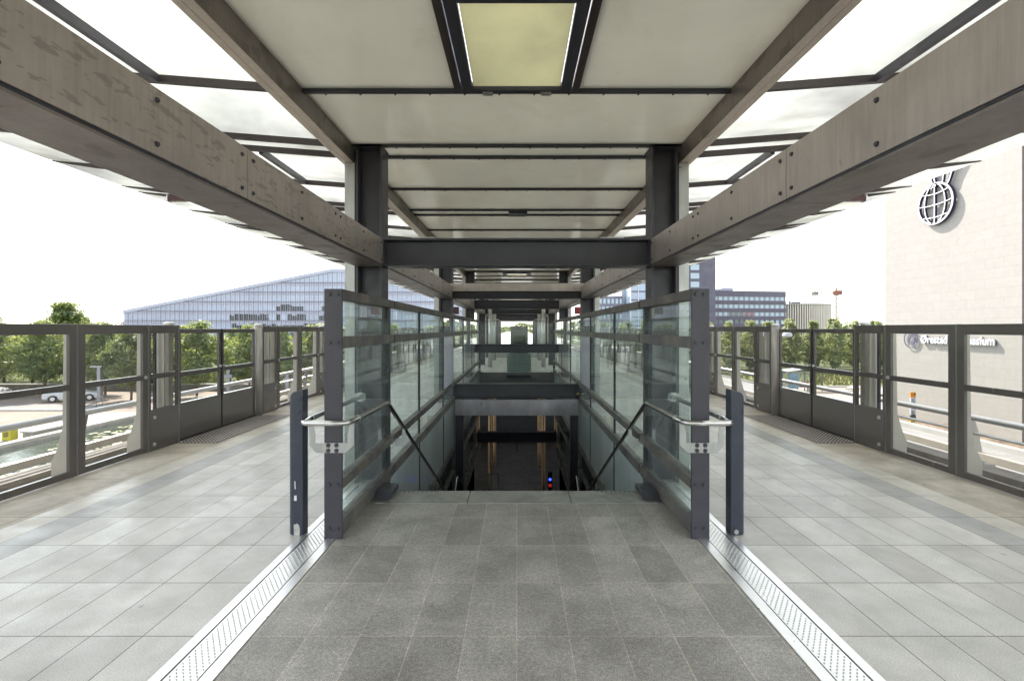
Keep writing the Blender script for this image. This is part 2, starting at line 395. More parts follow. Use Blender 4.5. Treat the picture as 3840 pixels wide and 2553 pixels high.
# ------------------------------------------------------------------ steel columns
CY = [-.42, 5.08, 10.58, 16.08, 21.58, 27.08, 32.58, 38.08, 43.58]
NEAR = ['at the head of the stairs', 'over the far end of the stairs', 'beside the glass end screen', 'behind the glass end screen', 'second behind the end screen', 'third behind the end screen', 'fourth behind the end screen', 'farthest down the platform']
SD = {-1: 'left', 1: 'right'}
for i, y in enumerate(CY):
    for s in (-1, 1):
        lab = f'dark painted H-section steel column on the {SD[s]} side, {NEAR[i-1]}' if i else f'dark painted H-section steel column behind the camera on the {SD[s]}'
        if i == 0: continue
        c = thing('steel_column', lab, 'column', (s*1.54,y+.13,0), 'steel columns')
        h = MB()
        zb = 0 if i in (1, 4, 5, 6, 7, 8) else -5.48
        if i == 1: zb = -.5
        h.box(s*1.405, s*1.427, y, y+.25, zb, 3.50).box(s*1.653, s*1.675, y, y+.25, zb, 3.50).box(s*1.427, s*1.653, y+.117, y+.133, zb, 3.50)
        h.build('shaft', STEEL2 if i > 1 else STEEL, c, bevel=.003)
        b = MB().box(s*1.40, s*1.68, y-.02, y+.27, 3.49, 3.512); b.build('cap_plate', STEEL, c)
        p = MB().box(s*1.69, s*1.80, y+.02, y+.24, 0, 3.335); p.build('cladding_plate', PLATE, c, bevel=.004)
        q = MB().box(s*1.677, s*1.69, y+.005, y+.25, 0, 3.34); q.build('plate_edge', RUBBER, c)

# ------------------------------------------------------------------ big longitudinal beams in stainless cladding
BAYN = ['nearest the camera', 'over the stairs', 'over the far stairwell', 'just behind the end screen', 'fifth from the camera', 'sixth from the camera', 'seventh from the camera', 'at the far end']
for i in range(len(CY)-1):
    y0, y1 = CY[i]+.25, CY[i+1]
    if i == 0: y0 = -1.3
    for s in (-1, 1):
        b = thing('longitudinal_beam', f'{"stained" if s<0 else "cleaner"} steel-clad box beam along the {SD[s]} side, {BAYN[i]}', 'beam', (s*1.54,(y0+y1)/2,2.25), 'clad longitudinal beams')
        MB().box(s*1.402, s*1.672, y0, y1, 2.262, 2.522).build('core', STEEL2, b)
        nseg = max(1, round((y1-y0)/1.26)); L = (y1-y0)/nseg
        for k in range(nseg):
            a, e = y1-(k+1)*L+.003, y1-k*L-.003
            f = MB().box(s*1.394, s*1.401, a, e, 2.272, 2.532).build('cladding_panel', CLAD if s < 0 else CLADR, b, bevel=.0015)
            bo = MB()
            for yy in (a+.05, (a+e)/2, e-.05):
                for zz in (2.315, 2.485): bo.cyl((s*1.3945, yy, zz), (s*1.386, yy, zz), .012, 8, .008)
            bo.build('bolts', STEEL2, f)
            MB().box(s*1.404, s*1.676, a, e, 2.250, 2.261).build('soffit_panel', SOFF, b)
            MB().box(s*1.673, s*1.680, a, e, 2.268, 2.532).build('outer_panel', CLADR, b)

# ------------------------------------------------------------------ cross beams
def ibeam(mb, x0, x1, y0, y1, z0, z1, t=.02):
    ym = (y0+y1)/2
    return mb.box(x0, x1, y0, y1, z0, z0+t).box(x0, x1, y0, y1, z1-t, z1).box(x0, x1, ym-.008, ym+.008, z0+t, z1-t)
for i, y in enumerate(CY[1:]):
    t = thing('cross_beam', (['dark I-section cross beam spanning the columns at the head of the stairs', 'cross beam with pale steel cladding on its upper front, second from the camera',
        'dark I-section cross beam above the far end of the stairwell', 'dark I-section cross beam just behind the glass end screen'] + [f'{q} dark I-section cross beam behind the end screen' for q in ('second','third','fourth','farthest')])[i], 'beam', (0,y+.12,2.26), 'cross beams')
    m = ibeam(MB(), -1.404, 1.404, y+.0, y+.24, 2.256, 2.545)
    if i == 0:
        for s in (-1, 1): m.box(s*1.404, s*1.386, y+.004, y+.236, 2.27, 2.53)
    m.build('girder', STEEL2, t, bevel=.003)
    if i == 0:
        pl = MB()
        for x in (-.98, .02, 1.0): pl.box(x-.12, x+.12, y+.03, y+.2, 2.546, 2.56)
        pl.build('packing_plates', PLATE, t)
    if i == 1:
        for a, e in ((-1.68,-.708),(-.702,.90),(.906,1.68)): MB().box(a, e, y-.035, y-.005, 2.412, 2.585).build('cladding_panel', CLADR, t, bevel=.002)
for y, z0, z1, wdt, lab in ((10.58,.09,.405,1.404,'dark I-section beam crossing the stairwell at knee height with a small sensor'),
                       (16.08,.81,1.10,1.404,'dark I-section beam crossing in front of the glass end screen at waist height'),
                       (16.08,-2.15,-1.81,1.32,'dark I-section beam crossing the stairwell below floor level'),
                       ):
    t = thing('cross_beam', lab, 'beam', (0,y+.12,z0), 'cross beams')
    m = ibeam(MB(), -wdt, wdt, y, y+.24, z0, z1)
    if z0 < 0: m.box(-.01, .01, y+.01, y+.23, z0-.3, z1-.02)
    m.build('girder', STEEL2, t, bevel=.003)
t = tag(MB().box(-1.33, 1.33, 10.52, 10.57, -.268, .075).build('fascia_plate', mat('blotchy_fascia', (.40,.38,.40), .3, .7, .22, 2.6, aniso=(1,1,.5), rvar=.03), bevel=.004, loc=(0,10.54,-.268)), 'blotchy grey steel fascia plate under the knee-high cross beam', 'fascia plate')
t = tag(MB().box(1.27, 1.36, 10.50, 10.56, .15, .33).box(1.30, 1.33, 10.5, 10.55, .33, .40).build('sensor', RUBBER, bevel=.006, loc=(1.31,10.53,.15)), 'small black sensor box at the right end of the knee-high beam', 'sensor')
MB().box(1.285, 1.345, 10.497, 10.499, .20, .215).build('yellow_label', mat('yellow_label', (.75,.6,.03), .5), t)

# lower supports under the knee-high beam
for s in (-1, 1):
    tag(MB().box(s*1.16, s*1.33, 10.60, 10.80, -5.48, -.27).build('lower_post', STEEL2, bevel=.004, loc=(s*1.25,10.7,-5.48)), f'dark steel post under the fascia plate on the {SD[s]} side of the stairs', 'post')

# ------------------------------------------------------------------ upper roof edge beams, ceiling, hatches
ZC = 3.516
for i in range(len(CY)-1):
    y0, y1 = (CY[i]+.30 if i else YB), CY[i+1]+.28
    y0 = y0 if i else YB
    for s in (-1, 1):
        b = thing('roof_edge_beam', f'steel edge beam under the {SD[s]} edge of the middle roof, {BAYN[i]}', 'beam', (s*1.77,(y0+y1)/2,3.34), 'roof edge beams')
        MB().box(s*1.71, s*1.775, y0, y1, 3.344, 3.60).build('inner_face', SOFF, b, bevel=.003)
        MB().box(s*1.713, s*1.776, y0, y1-.004, 3.338, 3.3435).build('bottom_plate', PALEST, b)
        MB().box(s*1.782, s*1.835, y0, y1-.024, 3.341, 3.3465).build('bottom_plate', PALEST, b)
        MB().box(s*1.779, s*1.836, y0, y1-.02, 3.347, 3.66).build('outer_face', CLADR, b, bevel=.003)
PUR = []
k = -4
while True:
    yb = 5.08+2.75*k
    if yb > YF: break
    if yb > YB: PUR += [yb, yb+.34]
    if YB < yb+1.58 < YF: PUR.append(yb+1.58)
    k += 1
HATCHES = [(2.72, 3.90), (16.45, 17.62)]
ce = thing('roof_ceiling', 'yellowish grey sheet ceiling in strips over the middle of the platform', 'ceiling', (0,5,ZC))
for a, e in zip([YB]+PUR, PUR+[YF]):
    a2, e2 = a+.02, e-.0
    if e-a < .05: continue
    hs = [h for h in HATCHES if a-.05 < h[0] and h[1] < e+.05]
    if hs:
        for s in (-1, 1): MB().box(s*.49, s*1.712, a2, e2, ZC, ZC+.012).build('ceiling_panel', CEIL, ce)
    else:
        MB().box(-1.712, 1.712, a2, e2, ZC, ZC+.012).build('ceiling_panel', CEIL, ce)
for y in PUR:
    m = MB().box(-1.709, 1.709, y-.02, y+.02, ZC-.028, ZC+.05)
    for j in range(12):
        x = -1.54+.28*j
        m.cyl((x, y+.026, ZC-.006), (x, y+.026, ZC-.032), .009, 6)
    m.build('purlin', STEEL2, ce)
for a, e in HATCHES:
    h = MB().box(-.49, -.435, a, e, ZC-.04, ZC+.1).box(.435, .49, a, e, ZC-.04, ZC+.1).box(-.436, .436, a-.01, a+.012, ZC+.005, ZC+.1)
    ho = h.build('hatch', mat('hatch_kerb', (.05,.036,.032), .5), ce)
    f = MB().box(-.425, -.345, a+.02, e-.03, ZC-.05, ZC).box(.345, .425, a+.02, e-.03, ZC-.05, ZC).box(-.345, .345, a+.02, a+.085, ZC-.05, ZC).box(-.345, .345, e-.075, e-.03, ZC-.05, ZC)
    f.build('frame', STEEL2, ho, bevel=.004)
    MB().box(-.34, .34, a+.09, e-.085, ZC-.02, ZC-.01).build('pane', HATCH, ho)
    MB().box(-.27, -.19, e-.05, e-.01, ZC-.062, ZC-.03).build('hinge', INOXM, ho); MB().box(.19, .27, e-.05, e-.01, ZC-.062, ZC-.03).build('hinge', INOXM, ho)
t = thing('ceiling_lamp', 'small grey emergency lamp set between two ceiling purlins', 'lamp', (.02,7.99,ZC))
MB().box(-.13, .17, 7.875, 8.115, ZC-.05, ZC-.003).build('housing', STEEL, t, bevel=.006)
MB().box(-.11, .15, 7.895, 8.095, ZC-.058, ZC-.05).build('lens', mat('lamp_lens', (.16,.17,.16), .15), t)

# ------------------------------------------------------------------ glass canopies
for s in (-1, 1):
    cn = thing('glass_canopy', f'milky glass canopy reaching out over the {SD[s]} platform and track', 'canopy', (s*4,8,3.6))
    zz = lambda x: 3.379+.0767*x
    def slab(mb, xa, xb, ya, yb, dz0, dz1):
        p = [(s*xa, zz(xa)+dz0), (s*xb, zz(xb)+dz0), (s*xb, zz(xb)+dz1), (s*xa, zz(xa)+dz1)]
        return mb.prism(p, 'y', ya, yb)
    for a, e in zip([YB]+PUR, PUR+[YF]):
        if e-a < .05: continue
        slab(MB(), 1.84, 6.36, a+.015, e-.015, .03, .045).build('pane', ROOFG, cn)
    for y in PUR:
        m = slab(MB(), 1.84, 5.75, y-.022, y+.022, -.03, .028)
        p = [(s*5.75, zz(5.75)-.03), (s*6.33, zz(6.33)+.015), (s*6.33, zz(6.33)+.028), (s*5.75, zz(5.75)+.028)]
        m.prism(p, 'y', y-.012, y+.012)
        m.build('purlin', mat('purlin_steel', (.05,.038,.038), .5) if 'purlin_steel' not in bpy.data.materials else bpy.data.materials['purlin_steel'], cn)
    for y in PUR:                                                    # thin dark light fittings in every second strip
        if abs(((y-5.08) % 2.75)-.34) < .01 and y+1.2 < YF:
            MB().box(s*2.84, s*2.885, y+.04, y+1.20, zz(2.86)-.045, zz(2.86)+.02).build('light_fitting', STEEL, cn)
    t = thing('platform_sign', f'dark red sign box hanging under the {SD[s]} canopy', 'sign', (s*5.5,7.9,3.74), 'red platform signs')
    MB().box(s*4.3, s*5.62, 7.86, 7.95, 3.665, 3.745).build('box', REDS, t)
    MB().box(s*5.62, s*5.64, 7.85, 7.96, 3.655, 3.755).build('end_cap', INOXM, t)
    MB().box(s*4.5, s*4.53, 7.89, 7.92, 3.745, 3.79).box(s*5.4, s*5.43, 7.89, 7.92, 3.745, 3.79).build('hanger', STEEL, t)
    # departure display
    t = thing('departure_display', f'black hanging display {"with rows of bright red dots" if s>0 else "with dim red rows"}, {SD[s]}, beyond the second column', 'display', (s*2.8,20,2.24), 'departure displays')
    MB().box(s*2.38, s*3.25, 20.0, 20.14, 2.20, 2.50).build('housing', mat('display_black', (.012,.01,.012), .3), t, bevel=.01)
    MB().box(s*2.6, s*2.64, 20.05, 20.09, 2.50, zz(2.6)-.03).box(s*3.0, s*3.04, 20.05, 20.09, 2.50, zz(3.0)-.03).build('hanger', STEEL, t)
    lm = MB(); rnd = random.Random(4)
    for r in range(3):
        x = 2.41
        while x < 3.20:
            wd = rnd.choice((.010,.015,.022)); 
            if rnd.random() < .82: lm.box(s*x, s*(x+wd), 19.994, 19.999, 2.44-.085*r-.016, 2.44-.085*r+.016)
            x += wd+.016
    lm.build('led_rows', emit('red_led', (1,.05,.03), 0.22 if s > 0 else .03), t)

# ------------------------------------------------------------------ glass balustrades round the stairwell
RAILS = [(1.825,1.905),(1.45,1.54),(.375,.455),(.025,.135)]
LOW = [(-.99,-.90),(-1.50,-1.42)]
LOW3 = [(-2.2,-2.1),(-2.7,-2.6)]
DUSTRAIL = mat('dusty_rail', (.085,.08,.08), .5, 0, .12, 3, grime=(.21,.18,.14), gscale=2.5, gpos=(.42,.75))
BAYS = [(3.745,5.33,[]),(5.33,10.58,[6.87,9.10]),(10.60,16.10,[12.5,14.9]),(16.12,18.0,[])]
for s in (-1, 1):
    t = thing('glass_balustrade', f'dark steel and glass balustrade along the {SD[s]} side of the stairwell', 'balustrade', (s*1.4,3.75,0), 'stairwell balustrades')
    p = MB().box(s*1.332, s*1.467, 3.715, 3.74, .0, 1.905).build('end_post', STEEL, t, bevel=.003)
    bo = MB()
    for z in (1.865, 1.495, .415, .08):
        for x in (1.367, 1.428):
            bo.cyl((s*x, 3.716, z), (s*x, 3.702, z), .0135, 6); bo.cyl((s*x, 3.716, z), (s*x, 3.711, z), .019, 12)
    bo.build('bolts', STEEL2, p)
    for bi, (ya, yb, mul) in enumerate(BAYS):
        rl = RAILS + (LOW if bi in (1, 2, 3) else []) + (LOW3 if bi in (2, 3) else [])
        for z0, z1 in rl:
            m = MB().box(s*1.332, s*1.352, ya, yb-.03, z0, z1)               # web of the channel, then its two flanges
            m.box(s*1.352, s*1.412, ya, yb-.03, z1-.014, z1).box(s*1.352, s*1.412, ya, yb-.03, z0, z0+.014)
            yy = ya+.15
            while yy < yb-.1:
                m.cyl((s*1.375, yy, z1), (s*1.375, yy, z1+.006), .008, 6); yy += .3
            m.build('rail', DUSTRAIL, t, bevel=.002)
        if bi in (0, 1, 2):                                          # splice with bolts
            for z0, z1 in rl[:4]:
                sp = MB().box(s*1.340, s*1.40, yb-.03, yb, z0+.008, z1-.008)
                for dz in (.25, .5, .75): sp.cyl((s*1.338, yb-.016, z0+(z1-z0)*dz), (s*1.328, yb-.016, z0+(z1-z0)*dz), .008, 6)
                sp.build('splice', RUBBER, t)
        ys = [ya]+mul+[yb]
        ztops = sorted([z for r in rl for z in r], reverse=True)
        gaps = [(1.54,1.825),(.455,1.45),(.135,.375)]
        if bi: gaps += [(-.90,.025),(-1.42,-.99)]
        if bi > 1: gaps += [(-2.1,-1.50),(-2.6,-2.2)]
        for j in range(len(ys)-1):
            a, e = ys[j]+.012, ys[j+1]-.012
            for gi, (z0, z1) in enumerate(gaps):
                mt = FGLASS if gi < 3 else (FROST if gi < 4 else DGLASS)
                if gi == 1 and ((bi == 1 and j == 2)): mt = FROSTW
                MB().box(s*1.372, s*1.382, a, e, z0-.012, z1+.012).build('pane', mt, t)
            if j:
                for z0, z1 in gaps: MB().box(s*1.362, s*1.392, ys[j]-.012, ys[j]+.012, z0, z1).build('mullion', RUBBER, t)
    for y in (5.33, 10.59, 16.11):
        MB().box(s*1.37, s*1.404, y-.10, y-.035, .0, 1.9).build('stiffener', STEEL, t, bevel=.002)
    MB().box(s*1.335, s*1.40, 17.96, 18.02, 0, 1.88).build('corner_post', STEEL2, t)

    # handrail round the end post
    h = thing('handrail', f'polished steel handrail wrapped round the {SD[s]} balustrade end, dropping down the stairs', 'handrail', (s*1.42,3.6,0), 'stair handrails')
    tb = MB().tube([(s*1.60,4.98,.905),(s*1.60,3.80,.905),(s*1.585,3.63,.905),(s*1.555,3.60,.905),(s*1.285,3.60,.905),(s*1.25,3.63,.905),(s*1.24,3.80,.905),(s*1.24,4.60,.892),(s*1.24,4.68,.885),(s*1.24,4.75,.855),(s*1.24,9.2,-1.63)], .021, 14)
    tb.build('tube', INOX, h)
    MB().cyl((s*1.24,3.80,.905),(s*1.24,3.815,.905),.0222,14).cyl((s*1.60,3.80,.905),(s*1.60,3.815,.905),.0222,14).build('joint_ring', INOXM, h)
    # U bracket plate bolted to the post
    br = MB().prism([(s*1.30,.66),(s*1.52,.66),(s*1.575,.72),(s*1.575,.80),(s*1.58,.885),(s*1.545,.885),(s*1.53,.80),(s*1.53,.735),(s*1.285,.735),(s*1.285,.80),(s*1.265,.885),(s*1.235,.885),(s*1.235,.72)], 'y', 3.702, 3.710)
    bo = br.build('bracket', PLATE, h, bevel=.001)
    b2 = MB()
    for z in (.678, .718):
        for x in (1.368, 1.43): b2.cyl((s*x,3.703,z),(s*x,3.692,z),.011,6); b2.cyl((s*x,3.703,z),(s*x,3.699,z),.017,12)
    b2.build('bolts', STEEL, bo)
    for y, z in ((5.35,.53),(7.4,-.62)):
        MB().prism([(s*1.225,z-.015),(s*1.255,z-.015),(s*1.262,z-.13),(s*1.335,z-.13),(s*1.335,z-.21),(s*1.26,z-.21),(s*1.225,z-.16)], 'y', y-.004, y+.004).build('bracket', INOXM, h)
    MB().box(s*1.575, s*1.625, 4.98, 5.0, .86, .95).cyl((s*1.60,4.93,.905),(s*1.60,4.98,.905),.027,12).build('wall_clamp', INOXM, h)
    MB().box(s*1.55, s*1.66, 4.995, 5.003, .87, .94).build('clamp_plate', PLATE, h)
    # rail of the lower flight
    tag(MB().tube([(s*1.2,8.5,-2.35),(s*1.2,9.70,-1.38),(s*1.2,9.80,-1.36),(s*1.2,12.2,-2.7)], .021, 12).build('lower_handrail', INOX, loc=(s*1.2,9.7,-1.4)), f'short bent handrail of the lower flight on the {SD[s]}', 'handrail', 'stair handrails')

    # bollards
    b = thing('bollard', f'dark blue-grey steel bollard, {"chipped at its foot, left" if s<0 else "clean at its foot, right"} of the stairs', 'bollard', (s*1.72,3.8,0), 'bollards')
    prof = []
    xo, xi, y0, y1 = 1.778, 1.66, 3.785, 3.885
    for k in range(9):                                              # outer edge half round
        a = -math.pi/2 + math.pi*k/8
        prof.append((s*(xo-.05+.05*math.cos(a)), (y0+y1)/2+.05*math.sin(a)))
    prof += [(s*xi, y1), (s*xi, y0)]
    bm_ = bmesh.new()
    n = len(prof)
    def ztop(x): return 1.118 - max(0, (abs(x)-xi-.055))**2*14 + (.012 if abs(x) < xi+.01 else 0)
    lo = [bm_.verts.new((x, y, .0)) for x, y in prof]; up = [bm_.verts.new((x, y, ztop(x))) for x, y in prof]
    for k in range(n): bm_.faces.new((lo[k], lo[(k+1)%n], up[(k+1)%n], up[k]))
    bm_.faces.new(up); bm_.faces.new(lo[::-1])
    mb = MB(); bm_.verts.index_update(); mb.add([v.co for v in bm_.verts], [[v.index for v in f.verts] for f in bm_.faces]); bm_.free()
    bmat = mat('bollard_paint' , (.036,.042,.062), .36, 0, .1, 3, grime=(.055,.06,.08), gscale=3)
    mb.build('post', bmat, b, bevel=.006)
    if s < 0:
        q = MB().prism([(-1.728,.002),(-1.684,.002),(-1.68,.05),(-1.69,.08),(-1.705,.095),(-1.716,.085),(-1.728,.09)], 'y', 3.7828, 3.7848)
        q.build('peeled_patch', mat('bare_primer', (.50,.49,.47), .7, 0, .25, 30), b)
        MB().prism([(-1.726,.27),(-1.707,.27),(-1.707,.31),(-1.726,.31)], 'y', 3.7828, 3.7848).prism([(-1.722,.36),(-1.715,.36),(-1.717,.42),(-1.724,.42)], 'y', 3.7828, 3.7848).build('sticker', WHITEP, b)
    else:
        MB().cyl((1.70,3.784,.03),(1.70,3.776,.03),.018,10).build('foot_bolt', INOXM, b)

    # platform screen: fixed panels, posts; door leaves are things of their own
    ps = thing('platform_screen', f'glazed platform edge screen with dark frames along the {SD[s]} track', 'screen', (s*4.77,6.3,0), 'platform edge screens')
    def stamp(mb, ya, yb, x0, x1, top, bars, st, b0, b1, tb):
        mb.box(s*x0, s*x1, ya, ya+st, b0, top).box(s*x0, s*x1, yb-st, yb, b0, top)
        mb.box(s*x0, s*x1, ya+st, yb-st, top-tb, top).box(s*x0, s*x1, ya+st, yb-st, b0, b1)
        for z0, z1 in bars: mb.box(s*x0, s*x1, ya+st, yb-st, z0, z1)
        return mb
    def knob(mb, y, z, x=4.75): mb.cyl((s*x, y, z), (s*(x-.012), y, z), .026, 14, .023); return mb
    def fixed(ya, yb, flip):
        f = stamp(MB(), ya+.012, yb-.012, 4.75, 4.785, 1.65, [(.945,1.01)], .085, .015, .085, .11).build('frame', PSDF, ps, bevel=.003)
        MB().box(s*4.765, s*4.773, ya+.09, yb-.09, .08, 1.545).build('glass', PGLASS, f)
        k = knob(MB(), (yb-.055) if not flip else (ya+.055), .978); k.build('lock', INOXM, f)
        MB().box(s*4.752, s*4.80, yb-.011, yb+.011, .01, 1.652).build('cover_strip', PSDS, ps)
    def narrow(ya, yb, dooratend):
        f = stamp(MB(), ya+.012, yb-.006, 4.75, 4.785, 1.65, [(.945,1.01)], .03, .50, .55, .11).build('frame', PSDF, ps, bevel=.003)
        MB().box(s*4.765, s*4.773, ya+.03, yb-.03, .54, 1.55).build('glass', PGLASS, f)
        kk = MB().box(s*4.746, s*4.79, ya+.012, yb-.006, .01, .54).build('kick_panel', KICK, f, bevel=.003)
        yk = ya+.09 if dooratend else yb-.09
        k = knob(MB(), yk, .44, 4.746); knob(k, yk, .09, 4.746); k.build('lock', INOXM, kk)
        MB().box(s*4.83, s*4.97, (ya+yb)/2+.10, (ya+yb)/2+.13, .02, 1.56).box(s*4.80, s*4.84, ya+.04, ya+.07, .02, 1.56).build('inner_post', PSDL, ps)
        MB().box(s*4.90, s*4.93, (ya+yb)/2+.03, (ya+yb)/2+.06, .02, 1.6).build('door_guide', RUBBER, ps)
        MB().box(s*4.752, s*4.80, yb-.004 if dooratend else ya-.011, yb+.018 if dooratend else ya+.011, .01, 1.652).build('cover_strip', PSDS, ps)
    def post(y, px=4.80):
        m = (MB().cyl((s*px,y,0),(s*px,y,1.66),.068,18) if px < 4.85 else MB().box(s*(px-.04),s*(px+.05),y-.06,y+.03,0,1.66)).build('door_post', POSTC if px < 4.85 else PSDL, ps)
        MB().tube([(s*px,y,1.66),(s*px,y,1.685),(s*px,y,1.70)],[.07,.066,.04],18).build('cap', WHITEP, m)
    def gusset(y):
        MB().prism([(s*4.80,.0),(s*5.02,.0),(s*5.02,.16),(s*4.96,.30),(s*4.90,.52),(s*4.885,1.60),(s*4.80,1.60)], 'y', y-.02, y+.02).build('back_post', PSDL, ps, bevel=.004)
    P = 5.42
    for k in range(-1, 5):
        o = k*P
        segs = [('n',6.30,6.86,True),('n',9.13,9.69,False),('f',9.69,10.70,True),('f',10.70,11.72,False)]
        for kind, a, e, fl_ in segs:
            if e+o < 3.3: continue
            (narrow if kind == 'n' else fixed)(a+o, e+o, fl_)
        for y in (6.30+o, 9.69+o, 10.70+o): 
            if y > 3.2: gusset(y)
        for y, px in ((6.84+o, 4.875), (9.06+o, 4.80)):
            if y > 3.2: post(y, px)
        if k < 0: continue
        for a, e, nm in ((6.955,7.955,'near'),(7.985,8.985,'far')):  # the two sliding door leaves of each doorway in the screen
            d = thing('platform_door', f'{nm} sliding door leaf of the {["closest","second closest","third closest","fourth closest","farthest"][k]} doorway in the {SD[s]} platform screen', 'door', (s*4.83,(a+e)/2+o,0), 'sliding platform door leaves')
            f = stamp(MB(), a+o, e+o, 4.82, 4.855, 1.60, [(.915,.985)], .05, .02, .06, .065).build('frame', PSDF, d, bevel=.003)
            MB().box(s*4.836, s*4.842, a+o+.05, e+o-.05, .5, 1.54).build('glass', PGLASS, d)
            MB().box(s*4.815, s*4.86, a+o+.004, e+o-.004, .022, .54).build('kick_panel', KICK, d, bevel=.003)
            yk = e+o-.03 if nm == 'near' else a+o+.03
            MB().cyl((s*4.82,yk,1.0),(s*4.80,yk,1.0),.022,14).build('lock', INOXM, d)
            MB().box(s*4.815, s*4.86, (e+o if nm == 'near' else a+o-.012), (e+o+.012 if nm == 'near' else a+o), .02, 1.6).build('rubber_edge', RUBBER, d)
        if k < 3:
            tp = thing('tactile_paving', f'brown studded warning paving in front of the {["closest","second closest","third closest"][k]} doorway on the {SD[s]}', 'tactile paving', (s*4.47,7.9+o,0), 'studded paving at the doors')
            MB().box(s*4.205, s*4.80, 6.84+o, 9.05+o, -.008, .005).build('plate', mat('tactile_brown', (.075,.058,.054), .6, 0, .1, 6, spec=.2), tp)
            m = MB(); j = 0; y = 6.86+o
            while y < 9.03+o:
                x = 4.23+(.026 if j % 2 else 0)
                while x < 4.79:
                    m.dome((s*x, y, .005), .0112, .0013, 8); x += .052
                y += .0285; j += 1
            m.build('studs', mat('stud_steel', (.66,.63,.59), .5, 0), tp)
        tag(MB().box(s*4.80, s*4.86, 6.95+o, 9.0+o, -.004, .017).build('threshold', RUBBER, loc=(s*4.83,7.9+o,0)), f'black threshold strip under the {["closest","second closest","third closest","fourth closest","farthest"][k]} doorway on the {SD[s]}', 'threshold')

    # track side guard rail on slanted brackets
    g = thing('guard_rail', f'white tubular guard rail beyond the {SD[s]} track on slanted steel brackets', 'guard rail', (s*8.1,8,-.8), 'trackside guard rails')
    MB().tube([(s*8.0,-14,.05),(s*8.0,95,.05)], .055, 12).build('top_tube', mat('rail_white', (.42,.42,.43), .35, .3, .08, 2, grime=(.42,.42,.42), gscale=.8) if 'rail_white' not in bpy.data.materials else bpy.data.materials['rail_white'], g)
    MB().tube([(s*8.06,-14,-.235),(s*8.06,95,-.235)], .027, 8).build('lower_tube', INOXM, g)
    MB().prism([(s*8.04,-.55),(s*8.16,-.55),(s*8.20,-.685),(s*8.04,-.685)], 'y', -14, 95).build('kick_beam', PSDL, g, bevel=.006)
    y = (8.6 if s > 0 else 9.05)-9.6
    while y < 60:
        MB().prism([(s*7.955,.02),(s*8.05,.02),(s*8.12,-.2),(s*8.23,-.80),(s*8.06,-.80),(s*8.02,-.35)], 'y', y-.02, y+.02).box(s*7.98, s*8.34, y-.1, y+.1, -.80, -.755).build('bracket', PSDF if s < 0 else POSTC, g, bevel=.004)
        y += 4.8

# glass end screen and what stands behind it
t = thing('end_screen', 'frameless glass screen closing the far end of the stairwell', 'glass screen', (0,18.06,0))
for a, e in ((-1.36,-.005),(.005,1.36)): MB().box(a, e, 18.05, 18.066, -.06, 1.875).build('pane', DGLASS, t)
MB().box(-1.36, 1.36, 18.04, 18.076, 1.875, 1.89).build('top_rail', STEEL2, t)
MB().box(-1.30, -1.27, 18.02, 18.05, -.16, .03).box(1.27, 1.30, 18.02, 18.05, -.16, .03).build('clamp', STEEL2, t)
t = thing('information_stand', 'grey information cabinet with a narrow upright screen behind the end glass', 'information stand', (.08,18.5,0))
CAB = mat('cabinet_grey', (.30,.33,.32), .45, 0, .06, 2)
MB().box(-.37, .53, 18.25, 18.8, 0, .68).build('cabinet', CAB, t, bevel=.01)
MB().box(-.36, .52, 18.245, 18.249, .28, .286).build('door_gap', RUBBER, t)
MB().box(-.24, .42, 18.36, 18.62, .68, 1.70).build('screen_housing', CAB, t, bevel=.02)
MB().box(-.14, .34, 18.352, 18.36, .95, 1.38).build('screen', mat('screen_glass_off', (.045,.05,.045), .1), t)
MB().box(-.22, .40, 18.352, 18.36, 1.60, 1.69).build('header', REDS, t)
hm = MB(); rnd = random.Random(2); x = -.19
while x < .34:
    wd = rnd.choice((.02,.03,.035)); hm.box(x, x+wd, 18.347, 18.351, 1.625, 1.625+rnd.choice((.022,.03,.03))); x += wd+rnd.choice((.008,.008,.03))
hm.build('header_marks', WHITEP, t)
tag(MB().box(-.37, .53, 17.9, 17.99, -.20, -.09).build('cable_box', STEEL2, loc=(.08,17.95,-.2)), 'flat dark box fixed to the slab edge below the end glass', 'cable box')

tag(MB().box(-2.2, 2.2, 27.6, 27.75, 0, .62).build('parapet', PLATE, bevel=.01, loc=(0,27.7,0)), 'low grey metal parapet across the platform behind the lift posts', 'parapet')
struct('viaduct_deck', MB().box(-8.36, 8.36, 90, 420, -1.15, -.8).box(-5.0, 5.0, 44, 90, -1.15, -.8), CONCL)
# lift shaft posts
for s in (-1, 1):
    for y, x in ((20.6,1.12),(25.2,1.14)):
        t = thing('lift_post', f'stainless tube post at the {"near" if y<22 else "rear"} {SD[s]} corner of the lift shaft', 'post', (s*x,y,-5.48), 'lift shaft posts')
        MB().cyl((s*x,y,0),(s*x,y,2.9),.075,14).build('upper_tube', INOXM, t)
        MB().cyl((s*x,y,-5.48),(s*x,y,0),.075,14).build('lower_tube', WARMLIT, t)
        MB().box(s*(x+.07), s*(x+.10), y-.02, y+.02, -5.48, 2.9).build('glass_channel', PSDL, t)
t = thing('lift_glass', 'clear glass walls of the lift shaft between its tube posts', 'lift shaft', (0,22,0))
for s in (-1, 1): MB().box(s*1.17, s*1.18, 20.75, 25.1, .0, 2.6).build('pane', DGLASS, t)
